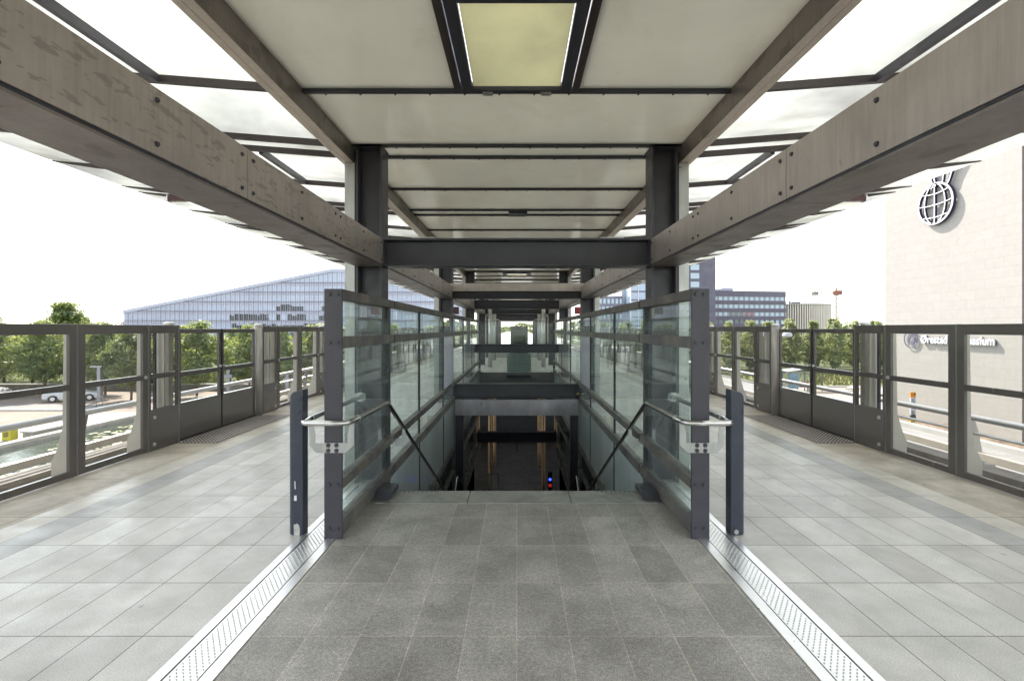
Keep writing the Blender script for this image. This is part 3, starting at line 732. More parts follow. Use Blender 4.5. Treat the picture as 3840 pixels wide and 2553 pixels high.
# down in the hall
t = thing('ticket_validator', 'small dark ticket validator with blue and red lights down in the hall', 'ticket machine', (1.29,19.0,-5.48))
MB().box(1.255, 1.325, 18.98, 19.06, -5.48, -4.62).build('stem', RUBBER, t)
MB().box(1.20, 1.38, 18.93, 19.05, -4.62, -3.95).build('head', RUBBER, t, bevel=.01)
MB().cyl((1.29,18.93,-4.23),(1.29,18.915,-4.23),.05,14).build('blue_light', emit('blue_led', (.03,.05,1), 1.6), t)
MB().box(1.23, 1.35, 18.92, 18.93, -4.52, -4.40).build('red_light', emit('dim_red', (.5,.03,.03), .16), t)
t = thing('barrier', 'grey glass and steel barrier stand at the foot of the left lift posts', 'barrier', (-.95,19.4,-5.48))
MB().box(-1.18,-1.15,19.3,19.34,-5.48,-4.1).box(-.75,-.72,19.3,19.34,-5.48,-4.1).box(-1.18,-.72,19.3,19.34,-4.15,-4.1).build('frame', INOXM, t)
MB().box(-1.15,-.75,19.31,19.32,-5.3,-4.2).build('pane', DGLASS, t)
# stamped marks on the left end post
def text_obj(name, body, size, ext, m, parent, mtx, offset=0, space=1):
    cu = bpy.data.curves.new(name, 'FONT'); cu.body = body; cu.size = size; cu.extrude = ext; cu.offset = offset; cu.space_character = space; cu.resolution_u = 4
    tmp = bpy.data.objects.new(name+'_tmp', cu); C.objects.link(tmp)
    me = bpy.data.meshes.new_from_object(tmp); bpy.data.objects.remove(tmp)
    me.transform(mtx); me.materials.clear(); me.materials.append(m)
    o = bpy.data.objects.new(name, me); C.objects.link(o)
    if parent is not None: o.parent = parent
    ORG[o.name] = (0,0,0); return o
pst = [o for o in bpy.data.objects if o.name.startswith('end_post') and o.parent['label'].find('left') > 0][0]
og = ORG[pst.name]
mt = Matrix.Translation((-1.408-og[0], 3.7142-og[1], 1.80-og[2])) @ Matrix.Rotation(R(90),4,'X') @ Matrix.Rotation(R(-90),4,'Z')
text_obj('stamped_marks', 'BF19 D. 6', .032, .0006, STEEL2, pst, mt)

# ------------------------------------------------------------------ ground, canal, streets
G = -5.5
TAN = mat('tan_paving', (.26,.215,.18), .85, 0, .08, .35, grime=(.20,.165,.14), gscale=.25, gpos=(.45,.8), spec=.1)
PAVE = tiles('pale_paving', (.19,.183,.178), (.22,.213,.207), (.15,.145,.14), 2.4, 1.2, .5, speck=.08, speckscale=20, dirt=(.18,.172,.165), blot=.1, rough=.8, msize=.02)
ASPH = mat('worn_asphalt', (.19,.185,.175), .85, 0, .06, .6, grime=(.15,.145,.14), gscale=.3)
GRS = mat('dry_grass', (.15,.16,.045), .9, 0, .25, .9, grime=(.24,.21,.10), gscale=.5, gpos=(.45,.7))
SAND = mat('sandy_soil', (.33,.27,.21), .95, 0, .12, .4, grime=(.25,.20,.16), gscale=.6)
EARTH = mat('far_ground', (.10,.11,.06), 1.0, 0, .15, .02, grime=(.12,.12,.08), gscale=.01, spec=.05)
KERB = mat('kerb_stone', (.36,.345,.32), .8, 0, .08, 1)
def gsheet(name, x0, x1, y0, y1, dz, m, kind='structure'): return struct(name, MB().quad((x0,y0,G+dz),(x1,y0,G+dz),(x1,y1,G+dz),(x0,y1,G+dz)), m, kind)
gsheet('ground', -2500, 2500, -400, 4500, -.06, EARTH)
gsheet('promenade', -38, -30.6, -40, 120, -.02, PAVE)
gsheet('parking_area', -110, -38, 28, 56, -.024, TAN)
gsheet('parking_area', -38, -9, 42, 56, -.012, TAN)
gsheet('promenade', -110, -38, -40, 28, -.024, PAVE)
gsheet('road', -110, -38.2, 42.6, 46, -.014, ASPH)
struct('kerb', MB().box(-110, -38.0, 42.3, 42.6, G-.05, G+.1), KERB, bevel=.02)
struct('canal_edge', MB().box(-31.2, -30, -40, 40, G-.3, G+.22).box(-12, -11, -40, 40, G-.3, G+.22).box(-31.2, -11, 40, 40.9, G-.3, G+.22), CONC, bevel=.03)
# canal water
m, n, l, out = nt('canal_water')
p = n.new("ShaderNodeBsdfPrincipled"); l.new(p.outputs[0], out.inputs[0]); p.inputs["Base Color"].default_value = (.05,.06,.045,1); p.inputs["Roughness"].default_value = .07
bn = n.new("ShaderNodeBump"); bn.inputs["Strength"].default_value = .35; bn.inputs["Distance"].default_value = .05
l.new(noise(n, l, coords(n, l, 1, .6, 1).outputs[0], 3.5, 4), bn.inputs["Height"]); l.new(bn.outputs[0], p.inputs["Normal"])
gsheet('canal_water', -30, -12, -40, 40, -.045, m)
rnd = random.Random(11); lp = MB()
for cx, cy_, nn, r in ((-25,26,150,2.6),(-22,31,120,2.2),(-26.5,33.5,150,2.8),(-23.5,21,150,2.4)):
    for _ in range(nn):
        a = rnd.random()*6.28; q = r*math.sqrt(rnd.random()); x = cx+q*math.cos(a)*.9; y = cy_+q*math.sin(a)*1.9; rr = rnd.uniform(.10,.22)
        if not -29.8 < x < -12.2: continue
        z = G-.035+rnd.uniform(0,.02); k = 8
        ph = rnd.random()*6.28; tl = rnd.uniform(-.12,.12)
        lp.add([(x+rr*math.cos(ph+5.6*i/k), y+rr*math.sin(ph+5.6*i/k), z+tl*rr*math.cos(ph+5.6*i/k)) for i in range(k+1)]+[(x,y,z)], [list(range(k+2))])
struct('lily_pads', lp, mat('lily_leaf', (.28,.28,.13), .5, 0, .3, 1.5, grime=(.45,.40,.26), gscale=2), 'stuff')
gsheet('street', 12, 31, -40, 130, -.03, PAVE)
gsheet('street', 31, 120, 41.2, 50, -.025, PAVE)
gsheet('sandy_ground', 31, 60, 50, 60, -.02, SAND)
gsheet('street', 14, 31, 41.2, 130, -.02, ASPH)
gsheet('grass', 33, 120, 60, 77, -.01, GRS, 'stuff')
rnd = random.Random(3); gm = MB()
for _ in range(5200):
    x = rnd.uniform(33,70); y = 60+17*rnd.random(); hh = rnd.uniform(.12,.5); a = rnd.random()*3.14; dx, dy = .10*math.cos(a), .10*math.sin(a); lx, ly = rnd.uniform(-.1,.1), rnd.uniform(-.1,.1)
    gm.add([(x-dx,y-dy,G-.02),(x+dx,y+dy,G-.02),(x+lx,y+ly,G+hh)], [(0,1,2)])
struct('long_grass', gm, GRS, 'stuff')
struct('kerb', MB().box(30.8, 62, 59.6, 60, G-.05, G+.14), KERB, bevel=.02)
# planting bed along the school wall
bm_ = MB(); rnd = random.Random(8); nx, ny = 8, 90
def bedz(i, j): return G+.12+.42*math.sin(math.pi*min(1, i/5.0))*(.65+.5*math.sin(j*.33)+.2*math.sin(j*1.3)) + rnd.uniform(-.03,.03)
vs = [(28.6+2.35*i/(nx-1), 10+33*j/(ny-1), bedz(i, j)) for j in range(ny) for i in range(nx)]
bm_.add(vs, [(j*nx+i, j*nx+i+1, (j+1)*nx+i+1, (j+1)*nx+i) for j in range(ny-1) for i in range(nx-1)], True)
struct('planting_bed', bm_, mat('bark_mulch', (.14,.095,.065), .95, 0, .35, 6, bump=.8, bscale=14, grime=(.22,.16,.11), gscale=3), 'stuff')
struct('bed_kerb', MB().box(28.2, 28.6, 10, 43, G-.2, G+.32).box(28.6, 30.95, 43, 43.3, G-.2, G+.3), KERB, bevel=.03)

# ------------------------------------------------------------------ trees
def leafmat(name, c1, c2, c3):
    m, n, l, out = nt(name)
    v = coords(n, l).outputs[0]
    c = ramp(n, l, noise(n, l, v, .9, 3, .6), [(.3, c1), (.5, c2), (.72, c3)])
    oi = n.new("ShaderNodeObjectInfo"); hs = n.new("ShaderNodeHueSaturation"); l.new(c, hs.inputs["Color"])
    mr = n.new("ShaderNodeMapRange"); l.new(oi.outputs["Random"], mr.inputs[0]); mr.inputs[3].default_value = .75; mr.inputs[4].default_value = 1.25; l.new(mr.outputs[0], hs.inputs["Value"])
    d = n.new("ShaderNodeBsdfDiffuse"); l.new(hs.outputs[0], d.inputs[0]); t = n.new("ShaderNodeBsdfTranslucent")
    l.new(mixc(n, l, .5, hs.outputs[0], (c3[0]*1.6, c3[1]*1.6, c3[2])), t.inputs[0])
    mx = n.new("ShaderNodeMixShader"); mx.inputs[0].default_value = .5; l.new(d.outputs[0], mx.inputs[1]); l.new(t.outputs[0], mx.inputs[2])
    g = n.new("ShaderNodeBsdfGlossy"); g.inputs["Roughness"].default_value = .45; m2 = n.new("ShaderNodeMixShader"); m2.inputs[0].default_value = .05
    l.new(mx.outputs[0], m2.inputs[1]); l.new(g.outputs[0], m2.inputs[2]); l.new(m2.outputs[0], out.inputs[0]); return m
LEAF = leafmat('maple_leaf', (.045,.085,.02), (.135,.19,.055), (.29,.305,.10))
LEAFP = leafmat('poplar_leaf', (.10,.135,.06), (.20,.235,.10), (.32,.34,.17))
BARK = mat('bark', (.13,.085,.06), .9, 0, .25, 6, aniso=(4,4,1))
def crown_mb(rnd, rx, rz, z0, nclump, nleaf, size, taper, spire=0):
    mb = MB()
    for k in range(nclump):
        u = rnd.random()
        zz = u; prof = math.sin(math.pi*min(1, max(0, zz))**taper)**.7
        a = rnd.random()*6.28; q = prof*math.sqrt(rnd.uniform(.05,1))
        cx, cy_, cz = rx*q*math.cos(a), rx*q*math.sin(a), z0+rz*(.04+.93*zz)
        if spire and rnd.random() < .08: cx *= .3; cy_ *= .3; cz = z0+rz*rnd.uniform(.95,1.06)
        cr = rx*rnd.uniform(.16,.34)
        for _ in range(nleaf):
            d = Vector((rnd.gauss(0,1), rnd.gauss(0,1), rnd.gauss(0,1)))
            if d.length < 1e-3: continue
            d = d.normalized()*cr*rnd.uniform(.45,1.05); d.z *= .8
            p0 = Vector((cx,cy_,cz))+d
            nrm = (d.normalized()+Vector((rnd.uniform(-.7,.7),rnd.uniform(-.7,.7),rnd.uniform(-.2,1)))).normalized()
            t = nrm.orthogonal().normalized(); t = Matrix.Rotation(rnd.random()*6.28, 3, nrm) @ t; b = nrm.cross(t)
            sz = size*rnd.uniform(.6,1.25)
            mb.add([p0-t*sz, p0-b*sz*.55, p0+t*sz, p0+b*sz*.55], [(0,1,2,3)])
    return mb
def trunk_mb(rnd, h, r, crown0, rx):
    mb = MB().tube([(0,0,-.1),(0.03,0,h*.3),(-.03,.03,h*.6),(0,0,h*.95)], [r, r*.8, r*.5, r*.12], 8)
    for k in range(9):
        z = crown0+(h-crown0)*(.02+.08*k); a = k*2.4; e = rx*(.75-.05*k)
        mb.tube([(0,0,z),(e*.5*math.cos(a),e*.5*math.sin(a),z+.3),(e*math.cos(a),e*math.sin(a),z+.9)], [r*.35, r*.22, r*.08], 5)
    return mb
def tree_proto(name, seed, h, rx, crown0, ncl, nl, size, taper, leaf, spire=0):
    rnd = random.Random(seed)
    t = thing(name, 'tree', 'tree', (0,0,0), local=True)
    trunk_mb(rnd, h, .11, crown0, rx).build('trunk', BARK, t)
    crown_mb(rnd, rx, h-crown0, crown0, ncl, nl, size, taper, spire).build('crown', leaf, t, recalc=False)
    return t
MAPLES = [tree_proto('maple_tree', 21+i, 7.7, 2.5, 1.6, 150, 62, .155, (.8,1,.7)[i], LEAF, 1) for i in range(3)]
POPS = [tree_proto('poplar_tree', 41+i, 8.6, 1.7, .7, 130, 60, .15, .85, LEAFP, 1) for i in range(2)]
used = set()
def place(protos, i, loc, rz, sc_, label, group):
    p = protos[i % len(protos)]
    if p.name in used:
        return dup(p, loc, rz, sc_, label, group)
    used.add(p.name); p.location = loc; p.rotation_euler = (0,0,rz); p.scale = sc_; p["label"] = label; p["group"] = group; return p
rnd = random.Random(5)
row = [(-72,51.5,1.0),(-66,50.5,1.05),(-60.5,52.5,1),(-55.5,51,1.12),(-50.3,52,1.08),(-52.6,57,1.42),(-44.5,52.8,1.02),(-38.7,49,.93),(-38.9,56.5,1.0),(-33.3,50.8,1.02),(-28.5,52,1.06),(-24.5,50.5,.98),(-21.0,52.5,1.02),(-17.2,51.5,1.06),(-13.8,52.5,1)]
for i, (x, y, s_) in enumerate(row):
    nm = ORD[i]
    lab = f'{nm} round-crowned green tree from the left in the row along the low wall'
    if i == 5: lab = 'tallest round-crowned tree, its top showing above the left screen'
    place(MAPLES, i, (x,y,G), rnd.random()*6.28, (s_*rnd.uniform(.98,1.1), s_*rnd.uniform(.98,1.1), s_*rnd.uniform(.86,.91)), lab, 'trees along the low wall')
for i in range(16):
    x = -84+5.2*i+rnd.uniform(-1,1); y = 62+rnd.uniform(-1.5,2.5)
    place(MAPLES, i+1, (x,y,G), rnd.random()*6.28, (1.35,1.35,rnd.uniform(.86,.93)), f'{ORD[i]} leafy tree from the left in the back row behind the low wall', 'back row of trees behind the low wall')
for i in range(15):
    x = 14.0+3.55*i+rnd.uniform(-.3,.3); y = 81+rnd.uniform(-.8,.8)
    place(POPS, i, (x,y,G), rnd.random()*6.28, (1.05,1.05,rnd.uniform(.85,.93)), f'{ORD[i]} slender pale green tree from the left in the front row across the street', 'front row of slender trees')
for i in range(15):
    x = 16.0+3.7*i+rnd.uniform(-.4,.4); y = 88+rnd.uniform(-1,1)
    place(POPS, i+1, (x,y,G), rnd.random()*6.28, (1.2,1.2,rnd.uniform(.86,.98)), f'{ORD[i]} tree from the left in the back row behind the slender trees', 'back row of slender trees')
# hedges low behind the trees
def hedge(name, x0, x1, y0, y1, h, seed, leaf, label):
    rnd = random.Random(seed); mb = MB()
    nn = int((x1-x0)*(y1-y0)*9)
    for _ in range(nn*13):
        x = rnd.uniform(x0,x1); y = rnd.uniform(y0,y1); z = h*(1-rnd.random()**2)*(.85+.2*math.sin(x*1.1)+.1*math.sin(x*2.7+y))
        nrm = Vector((rnd.uniform(-1,1),rnd.uniform(-1,.3),rnd.uniform(-.2,1))).normalized(); t = nrm.orthogonal().normalized(); t = Matrix.Rotation(rnd.random()*6.28,3,nrm)@t; b = nrm.cross(t); sz = .20*rnd.uniform(.6,1.2)
        p0 = Vector((x,y,G+z)); mb.add([p0-t*sz,p0-b*sz*.55,p0+t*sz,p0+b*sz*.55],[(0,1,2,3)])
    return tag(mb.build(name, leaf, None, 0, False, loc=((x0+x1)/2,(y0+y1)/2,G)), label, 'hedge')
hedge('hedge', -90, -8, 66, 68, 2.6, 1, LEAF, 'long rough hedge low behind the trees on the left')
hedge('hedge', 10, 75, 92, 94, 3.4, 2, LEAFP, 'long dark hedge behind the slender trees on the right')

wd_ = MB(); rnd = random.Random(77)                                   # far-off wood closing the horizon
for _ in range(16000):
    x = rnd.uniform(-620,620); y = rnd.uniform(430,470); hh = 9+2.5*math.sin(x*.031)+2*math.sin(x*.11+1)+1.2*math.sin(x*.37)
    z = hh*(1-rnd.random()**1.8); sz = 1.5*rnd.uniform(.6,1.3); nrm = Vector((rnd.uniform(-1,1),-rnd.random(),rnd.uniform(0,1))).normalized(); a = nrm.orthogonal().normalized(); b = nrm.cross(a)
    p0 = Vector((x,y,G+z)); wd_.add([p0-a*sz,p0-b*sz,p0+a*sz,p0+b*sz],[(0,1,2,3)])
struct('distant_woods', wd_, LEAF, 'stuff')
# low wall with pale coping
t = thing('low_wall', 'long low grey concrete wall with pale coping under the trees', 'wall', (-50,56,G))
MB().box(-105, -9, 56, 56.3, G-.05, G+.68).build('wall_face', mat('weathered_wall', (.13,.125,.10), .85, 0, .2, 1, aniso=(1,1,.3), grime=(.2,.2,.17), gscale=.6), t)
MB().box(-105, -9, 55.93, 56.38, G+.68, G+.80).build('coping', KERB, t, bevel=.02)

# ------------------------------------------------------------------ cars
CARW = mat('white_car_paint', (.60,.61,.63), .22, 0, .02, 1, rvar=.03, coat=.6)
CGL = mat('car_glass', (.02,.025,.03), .05, 0, .05, 1, rvar=.02)
def car(label, loc, rz, estate):
    t = thing('parked_car', label, 'car', loc, 'cars parked under the trees', local=True, rotz=rz)
    # body along x, nose at +x
    low = [(-2.15,.30),(-2.2,.55),(-2.15,.82),(-1.6,.90),(.75,.90),(1.5,.80),(2.08,.66),(2.18,.45),(2.12,.25),(1.75,.22),(1.70,.45),(1.52,.60),(1.28,.62),(1.06,.48),(1.0,.22),(-1.0,.22),(-1.06,.48),(-1.28,.62),(-1.52,.60),(-1.70,.45),(-1.76,.25)]
    MB().prism(low, 'y', -.84, .84).build('body', CARW, t, bevel=.07)
    if estate: cab = [(-2.08,.84),(-1.85,1.36),(-1.5,1.43),(.05,1.43),(.85,.88)]
    else: cab = [(-1.75,.86),(-1.25,1.36),(-.9,1.42),(.05,1.42),(.9,.88)]
    def tap(mb):
        mb.v = [(x, y*(1-.22*max(0,(z-.85)/.57)), z) for x, y, z in mb.v]; return mb
    tap(MB().prism(cab, 'y', -.80, .80)).build('cabin', CARW, t, bevel=.04)
    c0 = cab[0][0]; ins = [(cab[0][0]+.22,.92),(cab[1][0]+.16,1.32),(cab[2][0]+.05,1.37),(.0,1.37),(.68,.92)]
    for sd in (-1, 1):
        g = MB().prism([p for p in ins], 'y', sd*.80, sd*.812); tap(g).build('side_window', CGL, t)
        MB().box(-.42,-.36,sd*.775,sd*.80,.92,1.36).v and None
        for wx in (-1.38, 1.39):
            ty = MB().cyl((wx, sd*.66, .30),(wx, sd*.86, .30), .30, 18).build('wheel', RUBBER, t)
            MB().cyl((wx, sd*.855, .30),(wx, sd*.875, .30), .19, 14).build('rim', INOXM, ty)
        MB().box(2.02,2.13, sd*.45, sd*.76, .58,.70).build('headlight', INOX, t, bevel=.02)
        MB().box(-2.21,-2.12, sd*.58, sd*.80, .58,.82).build('tail_light', mat('tail_red',(.35,.02,.02),.2) if 'tail_red' not in bpy.data.materials else bpy.data.materials['tail_red'], t, bevel=.015)
        MB().box(.55,.75, sd*.82, sd*.98, .90, 1.02).build('mirror', CARW, t, bevel=.03)
    a, b = cab[0], cab[1]
    def slope_pane(a, b, name):
        d = Vector((b[0]-a[0], b[1]-a[1])); nr = Vector((-d.y, d.x)).normalized()*.012
        if (a[0] > 0) != (nr.x > 0): nr = -nr
        q = [Vector(a)+d*.12, Vector(a)+d*.9]; poly = [(q[0].x,q[0].y),(q[1].x,q[1].y),(q[1].x+nr.x,q[1].y+nr.y),(q[0].x+nr.x,q[0].y+nr.y)]
        tap(MB().prism(poly, 'y', -.70, .70)).build(name, CGL, t)
    slope_pane(cab[0], cab[1], 'rear_window'); slope_pane(cab[-1], cab[-2], 'windscreen')
    MB().box(-2.225,-2.19,-.26,.26,.60,.72).build('number_plate', WHITEP, t)
    MB().box(-2.23,-2.1,-.8,.8,.30,.44).build('rear_bumper', mat('bumper_grey',(.12,.12,.125),.5) if 'bumper_grey' not in bpy.data.materials else bpy.data.materials['bumper_grey'], t, bevel=.03)
    return t
car('white hatchback seen from behind at an angle, beside the grey post', (-44.1,48.6,G), R(28), False)
car('white estate car at the left edge, its roof showing over the screen rail', (-56.6,51.5,G), R(20), True)

# posts, cycle hoops, bin, bench
def grey_post(loc, h, arm, label):
    t = thing('service_post', label, 'post', loc, local=True)
    GP = mat('galvanised', (.28,.29,.31), .45, .5) if 'galvanised' not in bpy.data.materials else bpy.data.materials['galvanised']
    MB().box(-.17,.17,-.17,.17,0,h).build('shaft', GP, t, bevel=.02)
    if arm: MB().box(-.95,.2,-.12,.12,h,h+.12).build('arm', GP, t, bevel=.02)
    else: MB().box(-.4,.45,-.2,.2,h*.72,h*.84).build('box', GP, t, bevel=.02)
    MB().box(-.24,.24,-.24,.24,0,.12).build('base', KERB, t)
grey_post((-41.0,48.0,G), 3.3, True, 'grey square post with a short arm at its top beside the white hatchback')
grey_post((-29.5,50.0,G), 2.9, False, 'grey square post with a box near its top, seen through the far door glass')
grey_post((-23.0,49.0,G), 2.6, False, 'grey square post with a box, seen through the last panels near the balustrade')
hoop = MB().tube([(-.3,0,0),(-.3,0,.85),(-.22,0,.98),(0,0,1.03),(.22,0,.98),(.3,0,.85),(.3,0,0)], .03, 8).build('cycle_hoop', mat('hoop_steel', (.34,.30,.25), .4, .5), loc=(0,0,0))
hoop.location = (-37.8,44.2,G)
tag(hoop, 'steel cycle hoop on the tan paving in front of the grey post with an arm', 'cycle stand', 'cycle hoops')
for (x, y, lab) in ((-28.8,43.8,'steel cycle hoop seen low through the near door leaf, left of its neighbour'),(-27.4,43.8,'steel cycle hoop seen low through the near door leaf, right of its neighbour')):
    c = hoop.copy(); C.objects.link(c); c.location = (x,y,G); c["label"] = lab
t = thing('litter_bin', 'yellow litter bin with dark marks on the promenade by the canal', 'bin', (-32.4,31.2,G))
MB().box(-32.68,-32.12,30.95,31.45,G,G+.66).build('bin_body', mat('bin_yellow', (.52,.46,.02), .5), t, bevel=.03)
q = MB()
rnd = random.Random(1)
for r_ in range(3):
    for k in range(4):
        q.box(-32.55+.085*k, -32.55+.085*k+.05, 30.93, 30.951, G+.26+.11*r_, G+.26+.11*r_+rnd.uniform(.05,.08))
q.build('marks', RUBBER, t)
MB().box(-32.70,-32.10,30.93,31.47,G+.66,G+.70).build('lid', mat('bin_lid',(.35,.31,.03),.5), t)
t = thing('bench', 'long pale stone bench with a white top on the promenade', 'bench', (-31.6,33,G))
MB().box(-32.0,-31.35,31.6,34.4,G,G+.40).build('base', CONC, t, bevel=.02)
MB().box(-32.1,-31.25,31.5,34.5,G+.40,G+.50).build('seat', mat('white_stone',(.5,.5,.5),.6), t, bevel=.02)
tag(MB().box(-34.6,-34.2,31.2,32.0,G,G+.5).build('litter_bin', mat('bin_brown',(.22,.11,.07),.6), bevel=.03, loc=(-34.4,31.6,G)), 'low brown bin left of the yellow bin at the picture edge', 'bin')

# ------------------------------------------------------------------ glass office building on the left
t = thing('office_building', 'long pale blue glass office building whose roof slopes up to the right', 'building', (-161,200,G))
def roofz(x):
    return 9.1 + (26.0-9.1)*min(1, max(0, (x+161)/(85.0)))
BX0, BX1, BY = -161.0, -22.0, 200.0
OGL = mat('office_glass', (.50,.55,.68), .08, 0, .12, .05, spec=.9, rvar=.04)
MB().prism([(BX0,G),(BX1,G),(BX1,26.0),(-76,26.0),(BX0,9.1)], 'y', BY, BY+40).build('glass_wall', OGL, t)
LAV = mat('floor_band', (.50,.50,.60), .4, 0, .06, .1)
sp = MB(); k = 0
for zf in (-3.7,.15,4.0,7.85,11.75,15.65,19.5):
    xs0 = BX0+.2
    while xs0 < BX1 and roofz(xs0) < zf+1.3: xs0 += 1
    sp.box(xs0, BX1, BY-.18, BY-.002, zf-.15, zf+1.0)
sp.build('floor_bands', LAV, t)
ml = MB(); x = BX0
k = 0
while x <= BX1:
    top = roofz(x)+(1.45 if x < -74 and k % 2 == 0 else -.3)
    wd = .13 if k % 2 == 0 else .07
    ml.box(x-wd/2, x+wd/2, BY-.5 if k % 2 == 0 else BY-.3, BY-.2, G, top); x += .95; k += 1
ml.build('mullions', mat('mullion_brown', (.43,.40,.46), .5), t)
tr = MB()
for zf in (-3.7,.15,4.0,7.85,11.75,15.65,19.5):
    xs0 = BX0
    while xs0 < BX1 and roofz(xs0) < zf+1.0: xs0 += 1
    tr.box(xs0, BX1, BY-.55, BY-.2, zf+.95, zf+1.12)
tr.build('walkway_edges', mat('walkway_metal', (.24,.23,.27), .5), t)
rf = MB().prism([(BX0,9.1-1.2),(-76,26.0-1.2),(BX1,26-1.2),(BX1,26.1),(-76,26.1),(BX0,9.2)], 'y', BY-.6, BY-.02).build('roof_fascia', LAV, t)
rl = MB().bar((BX0,BY-.5,10.55),(-76,BY-.5,27.45),.14,.16)
xx = BX0
while xx < -76: rl.bar((xx,BY-.5,roofz(xx)+.1),(xx,BY-.5,roofz(xx)+1.45),.12,.12); rl.bar((xx,BY-.5,roofz(xx)+1.40),(xx+1.3,BY-.5,roofz(xx)+1.40),.1,.14); xx += 1.9
rl.build('roof_railing', mat('rust_rail', (.24,.13,.09), .6), t)
dk = MB(); rnd = random.Random(6)  # dark panes paint in the reflection of buildings opposite
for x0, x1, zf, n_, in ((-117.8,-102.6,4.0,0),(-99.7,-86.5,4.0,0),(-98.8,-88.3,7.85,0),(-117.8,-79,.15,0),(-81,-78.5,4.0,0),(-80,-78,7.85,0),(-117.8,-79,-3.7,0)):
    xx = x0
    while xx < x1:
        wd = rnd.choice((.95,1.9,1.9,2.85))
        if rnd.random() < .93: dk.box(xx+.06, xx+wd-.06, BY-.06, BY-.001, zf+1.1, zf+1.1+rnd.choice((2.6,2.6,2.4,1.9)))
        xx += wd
dk.build('painted_reflections', mat('dark_pane', (.03,.04,.05), .06, 0, .3, .4, spec=.6), t)
lt = MB()
for _ in range(26):
    xx = rnd.uniform(-150,-60); zf = rnd.choice((-3.7,.15,4.0,7.85))
    if roofz(xx) > zf+3.5: lt.box(xx, xx+rnd.uniform(.3,.9), BY-.07, BY-.062, zf+2.5, zf+rnd.uniform(2.8,3.4))
lt.build('pale_blinds', WHITEP, t)

# ------------------------------------------------------------------ dark mid-rise with window bands
W_, ST = 37.0, 3.6
t = thing('office_block', 'dark mid-rise block with four bands of pale windows', 'building', (90.2,224,G), local=True, rotz=R(9))
DCL = mat('dark_cladding', (.125,.11,.145), .5, 0, .10, .25, grime=(.16,.145,.18), gscale=.15)
HT = 24.7
MB().box(0, W_, .35, 26, 0, HT-.15).build('core_wall', mat('dark_window_pier', (.13,.14,.18), .25, 0, .2, .2), t)
sp = MB().box(0, W_, 0, .5, HT-2.7, HT).box(-.3, .35, .5, 26, HT-2.7, HT)
for k in range(6):
    z1 = HT-2.7-1.75-3.6*k
    sp.box(0, W_, 0, .5, max(0, z1-1.85), z1); sp.box(-.3, .35, .5, 26, max(0, z1-1.85), z1)
    if z1-1.85 < 0: break
sp.build('spandrel', DCL, t)
gr = MB()
for k in range(6):
    z1 = HT-2.7-1.75-3.6*k
    for dz in (.35,.7,1.1,1.5): gr.box(0, W_, -.06, 0, z1-dz-.05, z1-dz)
gr.build('cladding_lines', mat('cladding_line', (.14,.13,.16), .5), t)
WIN = mat('window_blue', (.36,.46,.53), .08, 0, .12, .12, spec=.8, rvar=.03)
WIND = mat('window_dark', (.06,.09,.11), .08, 0, .3, .2, spec=.8, rvar=.03)
WINR = mat('window_reddish', (.34,.12,.12), .15, 0, .5, .5)
w0 = MB().box(0, 1.55, .15, .349, 0, 1.75).build('window', WIN, t); w0.location = (.25,0,HT-2.7-1.75)
w1 = MB().box(0, 1.0, .2, .349, 0, 1.75).build('narrow_window', mat('window_grey', (.24,.27,.34), .12, 0, .15, .12), t); w1.location = (1.9,0,HT-2.7-1.75)
rnd = random.Random(9)
for k in range(5):
    for j in range(14):
        z = HT-2.7-1.75-3.6*k; x = .25+2.63*j
        for src, off in ((w0,0),(w1,1.65)):
            if (k, j) == (0, 0): continue
            if off and (j == 13 or k > 2): continue
            c = src.copy(); C.objects.link(c); c.parent = t; c.location = (x+off, 0, z)
            if src is w0 and ((k == 3 and j < 6 and rnd.random() < .8) or (k == 2 and j in (3,4,5))): 
                c.material_slots[0].link = 'OBJECT'; c.material_slots[0].material = WIND
            if src is w0 and k in (2,3) and j in (6,7): c.material_slots[0].link = 'OBJECT'; c.material_slots[0].material = WINR
MB().prism([(1.2,HT),(12.5,HT),(12.5,HT+1.6),(8,HT+1.7),(1.2,HT+.3)], 'y', 4, 14).build('roof_house', mat('roof_house_grey',(.4,.4,.46),.5), t)

# ------------------------------------------------------------------ tall tower
t = thing('tower', 'tall dark tower with a glazed front and white vertical stripes', 'building', (45,205,G), local=True)
MB().box(27.5, 38.5, 0, 26, 0, 78).build('dark_wall', DCL, t)
MB().box(3, 27.5, .8, 26, 0, 76).build('glazed_front', mat('tower_glass', (.30,.38,.50), .07, 0, .2, .08, spec=.9), t)
ml = MB()
for x in (3,6.2,9.4,12.6,22.2,25.4): ml.box(x-.12, x+.12, .4, .79, 0, 77)
ml.build('white_mullions', WHITEP, t)
MB().box(15.3, 18.3, .1, .79, 0, 77.5).build('white_stripe', WHITEP, t)
fl = MB()
for k in range(21): fl.box(3, 27.5, .6, .79, 1+3.6*k, 1.5+3.6*k)
fl.build('floor_lines', mat('tower_floor', (.12,.10,.16), .5), t)
wt = MB().box(0, 3.6, -.03, .02, 0, 2.3).build('window', WIN, t); wt.location = (28.0,0,3)
for k in range(1, 20):
    c = wt.copy(); C.objects.link(c); c.parent = t; c.location = (28.0,0,3+3.6*k)
for k in (9,10,12):
    for x in (3.3,6.4,9.6,18.6,22.4): MB().box(x, x+2.7, .5, .58, 1.6+3.6*k-1, 4.4+3.6*k-1).build('dark_pane', WIND, t)
t = thing('apartment_block', 'grey block with small upright windows seen between columns on the right', 'building', (33,215,G), local=True)
MB().box(0, 13.5, 0, 20, 0, 21.5).build('wall', mat('block_grey', (.20,.19,.24), .6, 0, .1, .3), t)
MB().box(13.5, 22, 2, 20, 0, 27).build('white_wing', mat('block_white', (.55,.55,.57), .6, 0, .05, .2), t)
